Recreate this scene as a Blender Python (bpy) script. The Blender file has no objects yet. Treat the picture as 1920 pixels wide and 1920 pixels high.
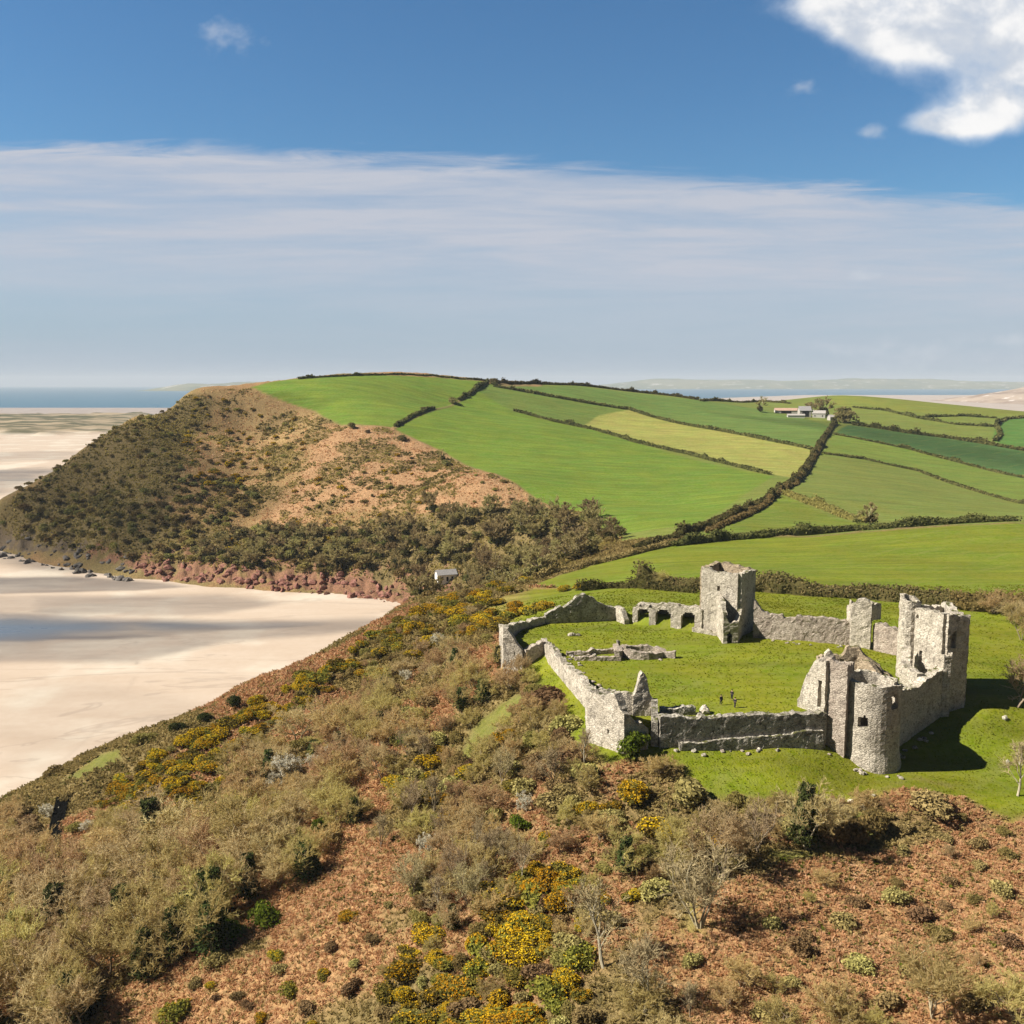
import bpy, math, random
import numpy as np
from mathutils import Vector
random.seed(7); np.random.seed(7)
C = bpy.context.scene
COL = C.collection
# ------------------------------------------------------------------ camera, sky, sun, exposure
F = 1844.0; TH = math.atan((960 - 719) / F); CZ = 107.0
cam = bpy.data.cameras.new('camera'); cam_o = bpy.data.objects.new('camera', cam); COL.objects.link(cam_o)
cam_o.location = (0, 0, CZ); cam_o.rotation_euler = (math.pi / 2 - TH, 0, 0)
cam.angle = 2 * math.atan(960 / F); cam.clip_end = 90000; cam.clip_start = 0.5
C.camera = cam_o
SUN_EL = math.radians(42); SUN_AZ = math.radians(-98.0)      # azimuth from +Y towards +X
sdir = Vector((math.sin(SUN_AZ) * math.cos(SUN_EL), math.cos(SUN_AZ) * math.cos(SUN_EL), math.sin(SUN_EL)))
sl = bpy.data.lights.new('sun', 'SUN'); sl.energy = 5.0; sl.angle = math.radians(0.5); sl.color = (1.0, 0.93, 0.82)
so = bpy.data.objects.new('sun', sl); COL.objects.link(so); so.rotation_euler = sdir.to_track_quat('Z', 'Y').to_euler()
C.view_settings.view_transform = 'Standard'; C.view_settings.look = 'None'
C.view_settings.exposure = 0.95; C.view_settings.gamma = 1.0
C.render.engine = 'CYCLES'
C.cycles.max_bounces = 6; C.cycles.diffuse_bounces = 3; C.cycles.transparent_max_bounces = 8
C.cycles.volume_bounces = 0; C.cycles.use_denoising = True

W = bpy.data.worlds.new('World'); C.world = W; W.use_nodes = True
nt = W.node_tree; nt.nodes.clear()
def N(t, typ, **kw):
    n = t.nodes.new(typ)
    for k, v in kw.items():
        if k == 'ins':
            for a, b in v.items():
                if hasattr(b, 'is_output'): t.links.new(b, n.inputs[a])
                else: n.inputs[a].default_value = b
        else: setattr(n, k, v)
    return n
def M_(t, op, a, b=None, clamp=False):
    n = t.nodes.new('ShaderNodeMath'); n.operation = op; n.use_clamp = clamp
    for i, v in enumerate((a, b)):
        if v is None: continue
        if hasattr(v, 'is_output'): t.links.new(v, n.inputs[i])
        else: n.inputs[i].default_value = v
    return n.outputs[0]
def MR(t, v, a, b, c=0., d=1., smooth=True):
    n = t.nodes.new('ShaderNodeMapRange'); n.interpolation_type = 'SMOOTHSTEP' if smooth else 'LINEAR'
    t.links.new(v, n.inputs[0])
    for i, x in enumerate((a, b, c, d)):
        if hasattr(x, 'is_output'): t.links.new(x, n.inputs[i + 1])
        else: n.inputs[i + 1].default_value = x
    return n.outputs[0]
def MIX(t, f, a, b, mode='MIX'):
    n = t.nodes.new('ShaderNodeMix'); n.data_type = 'RGBA'; n.blend_type = mode
    for i, v in ((0, f), (6, a), (7, b)):
        if hasattr(v, 'is_output'): t.links.new(v, n.inputs[i])
        elif isinstance(v, (int, float)): n.inputs[i].default_value = v
        else: n.inputs[i].default_value = (*v, 1.0)
    return n.outputs[2]
def NOISE(t, vec, scale, detail=4, rough=0.55, dist=0.0):
    n = t.nodes.new('ShaderNodeTexNoise'); n.inputs['Scale'].default_value = scale
    n.inputs['Detail'].default_value = detail; n.inputs['Roughness'].default_value = rough
    n.inputs['Distortion'].default_value = dist
    if vec is not None: t.links.new(vec, n.inputs['Vector'])
    return n.outputs['Fac']

sky = N(nt, 'ShaderNodeTexSky', sky_type='NISHITA', sun_disc=False, sun_elevation=SUN_EL,
        sun_rotation=SUN_AZ, altitude=100.0, air_density=1.0, dust_density=0.6, ozone_density=2.2)
tc = N(nt, 'ShaderNodeTexCoord'); gen = tc.outputs['Generated']
sep = N(nt, 'ShaderNodeSeparateXYZ', ins={0: gen}); dx, dy, dz = sep.outputs
dyc = M_(nt, 'MAXIMUM', dy, 0.05)
az = M_(nt, 'DIVIDE', dx, dyc)                                # tangent of azimuth (the clouds stand ahead, to the east)
el = M_(nt, 'DIVIDE', dz, dyc)
# high cirrus sheet: a layer of streaks with a ragged upper edge tilted to the right
cv = N(nt, 'ShaderNodeCombineXYZ', ins={0: az, 1: el, 2: 0.0}).outputs[0]
st = N(nt, 'ShaderNodeMapping', ins={'Vector': cv, 'Scale': (2.0, 26.0, 1.0), 'Rotation': (0, 0, 0.085)}).outputs[0]
st2 = N(nt, 'ShaderNodeMapping', ins={'Vector': cv, 'Scale': (7.0, 70.0, 1.0), 'Rotation': (0, 0, 0.12)}).outputs[0]
n1 = NOISE(nt, st, 1.0, 7, 0.6, 0.4); n2 = NOISE(nt, st2, 1.0, 6, 0.65, 0.6)
edge = M_(nt, 'SUBTRACT', M_(nt, 'SUBTRACT', 0.2145, M_(nt, 'MULTIPLY', az, 0.058)), M_(nt, 'MULTIPLY', M_(nt, 'MULTIPLY', az, az), 0.046))
below = M_(nt, 'ADD', M_(nt, 'SUBTRACT', edge, el), M_(nt, 'MULTIPLY', M_(nt, 'SUBTRACT', n2, 0.5), 0.045))
band = M_(nt, 'MULTIPLY', MR(nt, below, -0.008, 0.014), MR(nt, below, 0.07, 0.20, 1.0, 0.30))
streak = MR(nt, n1, 0.32, 0.66, 0.58, 1.0)
fine = MR(nt, n2, 0.3, 0.7, 0.75, 1.0)
cir = M_(nt, 'MULTIPLY', M_(nt, 'MULTIPLY', band, streak), fine)
cir = M_(nt, 'MULTIPLY', cir, 1.18, True)

# cumulus heaps to the south-east (right) and small puffs
def skyp(px, py):
    v = (960 - py) / F; b = math.cos(TH) + v * math.sin(TH); c = -math.sin(TH) + v * math.cos(TH)
    return (px - 960) / F / b, c / b
def heap(blobs, nscale, namp, off=0.0):
    sh = N(nt, 'ShaderNodeMapping', ins={'Vector': cv, 'Location': (3.1 + off, 1.7, off), 'Scale': (1.0, 1.25, 1.0)}).outputs[0]
    n = NOISE(nt, sh, nscale, 9, 0.56, 0.15)
    tot = None
    for px, py, rx, ry in blobs:
        a0, e0 = skyp(px, py); k = 1 / F / 1.05
        da = M_(nt, 'DIVIDE', M_(nt, 'SUBTRACT', az, a0), rx * k); de = M_(nt, 'DIVIDE', M_(nt, 'SUBTRACT', el, e0), ry * k)
        q = M_(nt, 'ADD', M_(nt, 'MULTIPLY', da, da), M_(nt, 'MULTIPLY', de, de))
        d = M_(nt, 'POWER', 2.718, M_(nt, 'MULTIPLY', q, -1.1))
        tot = d if tot is None else M_(nt, 'ADD', tot, d)
    tot = M_(nt, 'MINIMUM', tot, 1.0)
    return M_(nt, 'ADD', M_(nt, 'SUBTRACT', tot, 0.42), M_(nt, 'MULTIPLY', M_(nt, 'MULTIPLY', M_(nt, 'SUBTRACT', n, 0.5), namp), MR(nt, tot, 0.0, 0.25))), n
BIG = [(1830, 20, 260, 105), (1640, 0, 190, 55), (1660, 60, 90, 42), (1900, 90, 190, 70), (1885, 205, 170, 55), (1780, 232, 85, 24)]
hv, hn = heap(BIG, 12.0, 1.5)
cum = M_(nt, 'MULTIPLY', MR(nt, hv, -0.12, 0.72), 0.97)
hs = N(nt, 'ShaderNodeMapping', ins={'Vector': cv, 'Location': (3.1 - 0.02, 1.7 + 0.02, 0.0), 'Scale': (1.0, 1.25, 1.0)}).outputs[0]
hn2 = NOISE(nt, hs, 13.0, 5, 0.5, 0.15)
lit = MR(nt, M_(nt, 'SUBTRACT', hn, hn2), -0.14, 0.14)  # sunward and shaded sides of the heaps painted from offset noise
ccol = MIX(nt, lit, (0.52, 0.55, 0.60), (0.77, 0.76, 0.75))
ccol = MIX(nt, MR(nt, hv, 0.1, 0.6), (0.60, 0.65, 0.72), ccol)
SM = [(420, 68, 75, 40), (1618, 517, 50, 14), (1633, 246, 45, 18), (1495, 168, 50, 22), (1888, 635, 40, 14), (1700, 660, 240, 34)]
pv, _ = heap(SM, 30.0, 3.0, 5.0)
puf = M_(nt, 'MULTIPLY', MR(nt, pv, 0.0, 1.2), 0.40)
# colours (the sky is in Nishita units, so clouds are given in those units too)
SK = 0.085
hz = MR(nt, el, 0.0, 0.20, 1.0, 0.0)
skyc = sky.outputs[0]
hsv = N(nt, 'ShaderNodeHueSaturation', ins={'Saturation': 1.12, 'Value': 1.0, 'Color': skyc}).outputs[0]
tint = MIX(nt, 1.0, hsv, (0.43, 0.63, 0.73), 'MULTIPLY')
def S(c): return tuple(x / SK / 1.932 for x in c)
tint = N(nt, 'ShaderNodeVectorMath', operation='SCALE', ins={0: tint, 'Scale': MR(nt, el, 0.36, 0.8, 0.92, 0.24)}).outputs[0]  # sky dimmed overhead and behind the view to weaken fill in shadows
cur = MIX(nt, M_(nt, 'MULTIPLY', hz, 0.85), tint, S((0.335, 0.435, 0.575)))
cur = MIX(nt, cir, cur, S((0.53, 0.565, 0.65)))
cur = MIX(nt, puf, cur, S((0.70, 0.73, 0.78)))
sc_ = N(nt, 'ShaderNodeVectorMath', operation='SCALE', ins={0: ccol, 'Scale': 1 / SK / 1.50}).outputs[0]
cur = MIX(nt, cum, cur, sc_)
cur = MIX(nt, MR(nt, dz, -0.03, -0.004, 1.0, 0.0), cur, S((0.14, 0.15, 0.11)))      # land below the horizon, outside what is built
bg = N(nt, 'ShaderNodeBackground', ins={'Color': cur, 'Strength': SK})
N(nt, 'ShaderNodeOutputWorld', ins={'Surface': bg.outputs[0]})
# ------------------------------------------------------------------ helpers
def smooth(t): t = np.clip(t, 0, 1); return t * t * (3 - 2 * t)
def hsh(ix, iy, s=0):
    h = (ix.astype(np.int64) * 374761393 + iy.astype(np.int64) * 668265263 + s * 2147483647 + 1013904223) & 0xffffffff
    h = ((h ^ (h >> 13)) * 1274126177) & 0xffffffff
    return ((h ^ (h >> 16)) & 0xffffff) / float(0xffffff)
def vnoise(x, y, s=0):
    x = np.asarray(x, float); y = np.asarray(y, float)
    ix = np.floor(x); iy = np.floor(y); fx = x - ix; fy = y - iy
    fx = fx * fx * (3 - 2 * fx); fy = fy * fy * (3 - 2 * fy)
    a = hsh(ix, iy, s); b = hsh(ix + 1, iy, s); c = hsh(ix, iy + 1, s); d = hsh(ix + 1, iy + 1, s)
    return (a + (b - a) * fx) * (1 - fy) + (c + (d - c) * fx) * fy
def fbm(x, y, sc, o=4, s=0, g=0.5):
    t = 0; a = 1; n = 0
    for i in range(o):
        t = t + a * vnoise(np.asarray(x) * sc + 17.3 * i, np.asarray(y) * sc - 9.1 * i, s + i); n += a; a *= g; sc *= 2.03
    return t / n
def mesh(name, V, Q=None, T=None, mat=None, parent=None, at=None, sm=False, link=True):
    """numpy vertices, quads and triangles -> one mesh object"""
    V = np.asarray(V, np.float32).reshape(-1, 3)
    Q = np.zeros((0, 4), np.int32) if Q is None or len(Q) == 0 else np.asarray(Q, np.int32)
    T = np.zeros((0, 3), np.int32) if T is None or len(T) == 0 else np.asarray(T, np.int32)
    me = bpy.data.meshes.new(name)
    me.vertices.add(len(V)); me.vertices.foreach_set('co', V.ravel())
    nl = Q.size + T.size; me.loops.add(nl)
    me.loops.foreach_set('vertex_index', np.concatenate([Q.ravel(), T.ravel()]))
    npoly = len(Q) + len(T); me.polygons.add(npoly)
    ls = np.concatenate([np.arange(len(Q)) * 4, Q.size + np.arange(len(T)) * 3]).astype(np.int32)
    me.polygons.foreach_set('loop_start', ls)
    me.polygons.foreach_set('use_smooth', np.full(npoly, bool(sm)))
    me.update(calc_edges=True); me.validate(clean_customdata=False)
    for k, a in (at or {}).items():
        a = np.asarray(a, np.float32)
        if a.ndim == 1:
            me.attributes.new(k, 'FLOAT', 'POINT').data.foreach_set('value', a)
        else:
            if a.shape[1] == 3: a = np.concatenate([a, np.ones((len(a), 1), np.float32)], 1)
            me.attributes.new(k, 'FLOAT_COLOR', 'POINT').data.foreach_set('color', a.ravel())
    if mat is not None:
        for m in (mat if isinstance(mat, (list, tuple)) else [mat]): me.materials.append(m)
    if not link: return me
    o = bpy.data.objects.new(name, me); COL.objects.link(o)
    if parent is not None: o.parent = parent
    return o
def tag(o, label=None, cat=None, group=None, kind=None):
    if label: o['label'] = label
    if cat: o['category'] = cat
    if group: o['group'] = group
    if kind: o['kind'] = kind
    return o
def empty(name, loc=(0, 0, 0), rz=0.0):
    o = bpy.data.objects.new(name, None); COL.objects.link(o); o.location = loc; o.rotation_euler = (0, 0, rz)
    o.empty_display_size = 0.5
    return o
def newmat(name):
    m = bpy.data.materials.new(name); m.use_nodes = True; t = m.node_tree; t.nodes.clear()
    out = t.nodes.new('ShaderNodeOutputMaterial'); return m, t, out

# ------------------------------------------------------------------ the lie of the land
def ray(px, py):
    u = (px - 960) / F; v = (py - 960) / F
    return u, math.cos(TH) - v * math.sin(TH), -math.sin(TH) - v * math.cos(TH)
def atz(px, py, z):
    a, b, c = ray(px, py); t = (z - CZ) / c; return (a * t, b * t, z)
def aty(px, py, Y):
    a, b, c = ray(px, py); t = Y / b; return (a * t, Y, CZ + c * t)
CP = []
def Z(*L):
    for px, py, z in L: CP.append(atz(px, py, z))
def Y(*L):
    for px, py, y in L: CP.append(aty(px, py, y))
def RAW(*L): CP.extend(L)
def BEHIND(L, fac, z):                     # lower ground hidden behind a crest
    for p in L: CP.append((p[0] * fac, p[1] * fac, z))
# castle hill and the slope below the viewpoint
Z((1300,1430,50.3),(1450,1430,50.0),(1300,1480,48.6),(1600,1490,46.6),(1640,1449,47.4),(1760,1420,47.6),(1900,1400,48.2),
  (1765,1340,51),(1850,1340,51.5),(1900,1250,52.5),(1850,1200,53),(1920,1500,46.2),(1700,1490,46.9),(1750,1600,44.5),(1500,1590,45),
  (1900,1600,45),(1500,1800,43.3),(1900,1800,45),(1300,1740,43.8),(1350,1640,45.2),(1200,1900,41.5),(1500,1920,42.6),(1920,1920,45),
  (1100,1500,47.4),(1000,1600,43.2),(1100,1700,42.6),(900,1600,40),(1000,1900,39.5),(800,1900,34.5),(500,1900,26),(250,1900,17.5),(0,1900,11),
  (700,1700,34),(400,1700,22.5),(100,1700,11),(600,1500,29),(300,1500,18.5),(100,1600,10),(0,1700,8),(900,1400,41.2),(700,1400,33),
  (500,1400,25),(900,1250,46.5),(800,1250,39.5),(700,1280,32.5),(1020,1330,49.3),(1060,1420,48.4),(945,1225,51.5),(1000,1260,51),(905,1180,47.5),
  (1130,1435,49.8),(1235,1397,51.7),(1548,1399,50.3),(1390,1398,51.0))
RAW((0,60,36),(40,60,41),(-40,60,24),(-80,80,7),(70,60,42),(100,120,47),(140,160,49),(160,230,52),(-120,140,-2),(-30,60,27))
S1 = [atz(0,1500,6.5),atz(120,1440,10),atz(240,1390,14),atz(430,1310,19.5),atz(600,1245,24),atz(700,1185,27),atz(780,1140,30)]
RAW(*S1); BEHIND(S1[:5], 1.09, -3); BEHIND(S1[5:], 1.14, 0); BEHIND(S1[:4], 1.2, -5)
Z((900,1118,39),(960,1098,45.5),(950,1135,47),(1000,1160,52))
RAW((-35,432,5),(-20,400,8),(0,440,14))
# ward and ground inland of it
Z((1430,1103,52),(1250,1120,52),(1100,1120,50.5),(1600,1130,52.5),(1000,1110,47))
Y((1430,1100,262),(1900,1130,237),(1100,1075,312),(1000,1085,330),(1900,1050,315),(1500,1060,310),(1300,1060,310),(1200,1025,373),(1900,978,400),(1700,988,400),(1500,1003,400),(1350,1010,392))
Y((838,1087,468),(800,1132,452),(860,1128,440),(1000,1060,405),(930,1080,420))
# the beach in front of the headland and the headland itself
SH = [atz(-120,1015,1.2),atz(0,1030,1.2),atz(150,1065,1.2),atz(300,1085,1.2),atz(450,1100,1.2),atz(640,1112,1.2),atz(760,1132,1.4)]
RAW(*SH); BEHIND(SH[:6], 0.95, -3.5); BEHIND(SH[:4], 0.85, -5); BEHIND(SH[4:6], 0.88, -5)
BEHIND(SH[:6], 1.018, 7.0)
Z((100,1380,-5),(250,1250,-5),(550,1180,-4),(0,1250,-5))
Y((0,968,640),(80,893,680),(150,848,715),(250,783,755),(350,738,800),(470,722,835),(600,712,900),(730,702,950),(900,712,985),(1080,722,1020),(1300,746,1050),(1420,757,1080),(1560,742,1170),(1750,755,1170),(1920,772,1130))
LC = [aty(0,968,640),aty(80,893,680),aty(150,848,715),aty(250,783,755)]
BEHIND(LC, 1.10, 2); BEHIND(LC, 1.22, -5)
BEHIND([aty(350,738,800),aty(470,722,835)], 1.22, 30); BEHIND([aty(350,738,800),aty(470,722,835)], 1.5, -5)
BEHIND([aty(730,702,950),aty(1080,722,1020),aty(1420,757,1080),aty(1750,755,1170),aty(1920,772,1130)], 1.2, 55)
BEHIND([aty(730,702,950),aty(1080,722,1020),aty(1420,757,1080),aty(1750,755,1170),aty(1920,772,1130)], 1.5, -6)
Y((300,900,625),(200,1000,580),(450,900,640),(450,1000,566),(640,800,705),(640,900,612),(640,1000,540),(800,900,590),(900,900,560),(1020,945,520),(850,1000,505),(1000,1000,465),(1160,1000,428),(150,940,650),(330,800,745),(450,790,760))
Y((850,760,830),(900,830,690),(740,805,700),(1000,800,760),(1100,900,590),(1250,950,510),(1350,850,720),(1440,890,620),(1530,845,750),(1560,800,880),(1510,777,990),(1100,790,850),(1200,760,950),(1650,850,780),(1750,800,930),(1900,890,740),(1900,940,600),(1700,930,560),(1600,970,470),(1450,930,512),(1350,990,412))
RAW((700,400,50),(700,800,45),(900,1100,60),(420,240,53),(-700,700,-6),(-500,400,-6),(-300,200,-6),(-900,1100,-6),(-200,300,-5))
CP = np.array(CP)
def uv(x, y):
    y = np.maximum(y, 40.0); u = x / y
    return np.stack([np.where(np.abs(u) > 0.75, np.sign(u) * (0.75 + 0.25 * np.tanh((np.abs(u) - 0.75) / 0.25)), u), np.log(np.clip(y, 50, 1900))], -1)
P = uv(CP[:, 0], CP[:, 1]); n_ = len(P)
def tps(d2): return 0.5 * d2 * np.log(d2 + 1e-12)
K = tps(((P[:, None] - P[None]) ** 2).sum(-1)) + np.eye(n_) * 2e-5
A_ = np.zeros((n_ + 3, n_ + 3)); A_[:n_, :n_] = K; A_[:n_, n_] = 1; A_[:n_, n_ + 1:] = P; A_[n_, :n_] = 1; A_[n_ + 1:, :n_] = P.T
WT = np.linalg.solve(A_, np.concatenate([CP[:, 2], np.zeros(3)]))
def base(x, y):
    x = np.asarray(x, float); y = np.asarray(y, float); sh = x.shape; q = uv(x.ravel(), y.ravel()); out = np.empty(len(q))
    for i in range(0, len(q), 60000):
        b = q[i:i + 60000]
        out[i:i + 60000] = tps(((b[:, None] - P[None]) ** 2).sum(-1)) @ WT[:n_] + WT[n_] + b @ WT[n_ + 1:]
    return np.clip(out.reshape(sh), -6, 135)
def inpoly(x, y, poly):
    x = np.asarray(x); y = np.asarray(y); r = np.zeros(x.shape, bool); j = len(poly) - 1
    for i in range(len(poly)):
        xi, yi = poly[i][:2]; xj, yj = poly[j][:2]
        if yi != yj:
            r ^= ((yi > y) != (yj > y)) & (x < (xj - xi) * (y - yi) / (yj - yi) + xi)
        j = i
    return r
def pdist(x, y, poly, closed=True):
    d = np.full(np.shape(x), 1e9)
    for i in range(len(poly) if closed else len(poly) - 1):
        ax, ay = poly[i][:2]; bx, by = poly[(i + 1) % len(poly)][:2]; vx, vy = bx - ax, by - ay
        t = np.clip(((x - ax) * vx + (y - ay) * vy) / (vx * vx + vy * vy + 1e-9), 0, 1)
        d = np.minimum(d, np.hypot(x - ax - t * vx, y - ay - t * vy))
    return d
def sdist(x, y, poly): return np.where(inpoly(x, y, poly), 1, -1) * pdist(x, y, poly)
WARD = [(-1.4,191),(1.7,204.5),(7.6,211),(24,213),(26.9,210),(40,203.5),(51.2,204),(58,194.5),(67.8,192),(75,184),(72,172),(71.5,165),(66,160.5),(59,155.5),(53,153.5),(49.2,151.6),(35,148.9),(23.6,147.4),(17,149),(14.4,152),(13.8,159),(7,193.5)]
def H0(x, y):
    z = base(x, y)
    w = smooth((sdist(x, y, WARD) + 1.2) / 1.6)
    return z * (1 - w) + 55.0 * w
def pick(px, py, tmin=40.0, tmax=1700.0, n=900):
    """where the sight line through a point of the photograph meets the ground"""
    px = np.atleast_1d(np.asarray(px, float)); py = np.atleast_1d(np.asarray(py, float))
    out = np.zeros((len(px), 3)); ys = np.exp(np.linspace(math.log(tmin), math.log(tmax), n))
    for i in range(len(px)):
        a, b, c = ray(px[i], py[i]); t = ys / b; zz = CZ + c * t
        g = H0(a * t, ys) - zz; k = np.argmax(g > 0)
        if not (g > 0).any():
            k = int(np.argmax(g)); out[i] = (a * t[k], ys[k], CZ + c * t[k]); continue
        if k > 0:
            f = g[k - 1] / (g[k - 1] - g[k] + 1e-9); yv = ys[k - 1] + f * (ys[k] - ys[k - 1])
        else: yv = ys[0]
        t1 = yv / b; out[i] = (a * t1, yv, CZ + c * t1)
    return out
def PP(*pts): return pick([p[0] for p in pts], [p[1] for p in pts])
# ------------------------------------------------------------------ land cover (own colour of the ground, by field; one carries painted cloud shade)
def poly(*pts): return [tuple(p) for p in PP(*pts)]
G_BRIGHT = (0.112, 0.178, 0.020); G_LAWN = (0.142, 0.162, 0.009); G_DULL = (0.105, 0.155, 0.030); G_OLIVE = (0.135, 0.165, 0.034)
G_YEL = (0.27, 0.265, 0.065); G_SHADE = (0.045, 0.11, 0.035); G_DRY = (0.15, 0.165, 0.035)
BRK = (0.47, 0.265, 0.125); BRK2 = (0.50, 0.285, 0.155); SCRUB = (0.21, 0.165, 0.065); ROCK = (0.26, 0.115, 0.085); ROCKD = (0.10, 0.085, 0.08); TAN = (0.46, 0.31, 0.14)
HEATH = poly((-60,1040),(0,975),(150,850),(350,742),(470,728),(520,752),(590,775),(640,800),(735,806),(830,850),(900,885),(1020,945),(1100,965),(1165,1008),(1150,1030),(1000,1090),(800,1132),(640,1112),(450,1100),(300,1086),(0,1032))
FIELDS = [
 (poly((470,726),(520,714),(730,704),(920,716),(850,757),(735,802),(640,796),(590,770),(520,748)), G_BRIGHT),
 (poly((920,718),(850,760),(740,805),(830,846),(900,881),(1020,944),(1100,962),(1165,1003),(1300,985),(1450,893),(1190,829),(1090,800),(960,770)), (0.108,0.174,0.018)),
 (poly((920,720),(900,735),(960,770),(1090,800),(1180,768),(950,728)), G_DULL),
 (poly((1088,799),(1120,780),(1180,768),(1350,808),(1524,843),(1490,897),(1445,889),(1290,850),(1190,829)), G_YEL),
 (poly((950,725),(1180,765),(1525,841),(1555,800),(1500,782),(1420,766),(1310,750),(1080,724)), (0.092,0.155,0.034)),
 (poly((1500,915),(1540,856),(1700,880),(1800,912),(1920,946),(1990,960),(1990,975),(1650,975)), G_OLIVE),
 (poly((1545,850),(1560,815),(1700,840),(1900,895),(1990,915),(1990,955),(1800,908),(1700,876)), (0.125,0.175,0.028)),
 (poly((1565,812),(1590,797),(1700,812),(1850,830),(1990,860),(1990,912),(1900,893),(1700,838)), G_SHADE),  # cloud shade painted into this field's green
 (poly((1590,795),(1640,760),(1560,742),(1750,750),(1920,770),(1990,780),(1990,850),(1850,826),(1700,810)), G_OLIVE),
 (poly((1545,758),(1560,744),(1750,752),(1920,772),(1990,780),(1850,782),(1700,772)), (0.155,0.175,0.030)),
 (poly((1870,790),(1920,784),(1990,786),(1990,850),(1900,840),(1860,826)), (0.06,0.15,0.03)),
 (poly((1340,995),(1470,930),(1560,970),(1640,985),(1500,1000)), (0.125,0.16,0.020)),
 (poly((1020,1088),(1200,1032),(1400,1008),(1700,992),(1990,982),(1990,1130),(1700,1110),(1430,1098),(1250,1108),(1000,1100)), (0.132, 0.162, 0.011)),
 (poly((910,1143),(940,1118),(1000,1103),(1250,1106),(1430,1103),(1700,1122),(1990,1143),(1990,1500),(1900,1542),(1810,1500),(1690,1484),(1600,1505),(1290,1500),(1280,1440),(1130,1440),(1060,1330),(980,1230),(940,1180)), G_LAWN),
]
WARDP = [tuple(p) for p in WARD]
LAWN2 = poly((1050,1290),(1100,1330),(1118,1440),(1108,1450),(1080,1400),(1060,1330))
GREENP = [poly((115,1470),(190,1415),(240,1400),(215,1430),(150,1465)), poly((900,1350),(960,1310),(1000,1290),(960,1340),(880,1420),(860,1430)),
          poly((1130,1640),(1210,1620),(1220,1650),(1150,1665)), poly((1270,1680),(1310,1660),(1320,1760),(1280,1750)), poly((1430,1590),(1560,1590),(1570,1615),(1450,1625)),
          poly((1600,1520),(1640,1510),(1660,1570),(1600,1580))]
TANP = [poly((470,735),(520,750),(600,775),(600,800),(520,830),(440,800),(420,760)), poly((330,745),(430,735),(470,745),(400,770),(330,760))]
PINK = [poly((600,805),(735,808),(830,850),(900,888),(1020,948),(1000,975),(800,975),(620,950),(540,1000),(480,985),(560,900),(580,850))]
BRKN = [poly((180,1960),(200,1880),(470,1790),(600,1700),(760,1600),(800,1620),(700,1730),(760,1800),(500,1960)), poly((760,1760),(1010,1640),(1040,1660),(900,1740),(700,1850)),
        poly((250,1470),(450,1350),(640,1260),(520,1370),(450,1450),(330,1500)), poly((1300,1660),(1700,1600),(1990,1560),(1990,1990),(1400,1990),(1200,1800)),
        poly((600,1560),(700,1400),(760,1440),(680,1560),(560,1650))]
WORN = [poly((1610,1494),(1690,1462),(1720,1456),(1790,1472),(1785,1478),(1715,1463),(1640,1490)), poly((1240,1180),(1310,1182),(1360,1210),(1350,1214),(1300,1190),(1240,1184)), poly((1120,1250),(1200,1262),(1290,1300),(1286,1304),(1190,1270),(1118,1256)), poly((1490,1325),(1440,1300),(1410,1240),(1420,1238),(1452,1295),(1496,1318))]
FLANK = poly((0,990),(0,965),(80,895),(150,850),(250,785),(340,742),(400,750),(350,830),(330,930),(200,960))
RIDGE = poly((560,1290),(640,1245),(780,1142),(900,1105),(1000,1080),(1010,1100),(950,1150),(940,1210),(800,1240),(680,1310))
WOODS = poly((0,990),(120,930),(220,925),(330,975),(380,1000),(500,985),(680,995),(800,960),(960,955),(1100,965),(1165,1005),(1110,1045),(1000,1085),(870,1110),(800,1130),(690,1108),(560,1090),(380,1075),(250,1072),(100,1052),(10,1020))
us = np.concatenate([-0.62 - np.geomspace(0.9, 0.01, 34), np.arange(-0.62, 0.6201, 0.0016), 0.62 + np.geomspace(0.01, 0.9, 34)])
ysv = np.exp(np.arange(math.log(42), math.log(1650), 0.0046))
XX = us[None, :] * ysv[:, None]; YY = np.repeat(ysv[:, None], len(us), 1)
ZZ = H0(XX, YY)
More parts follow.
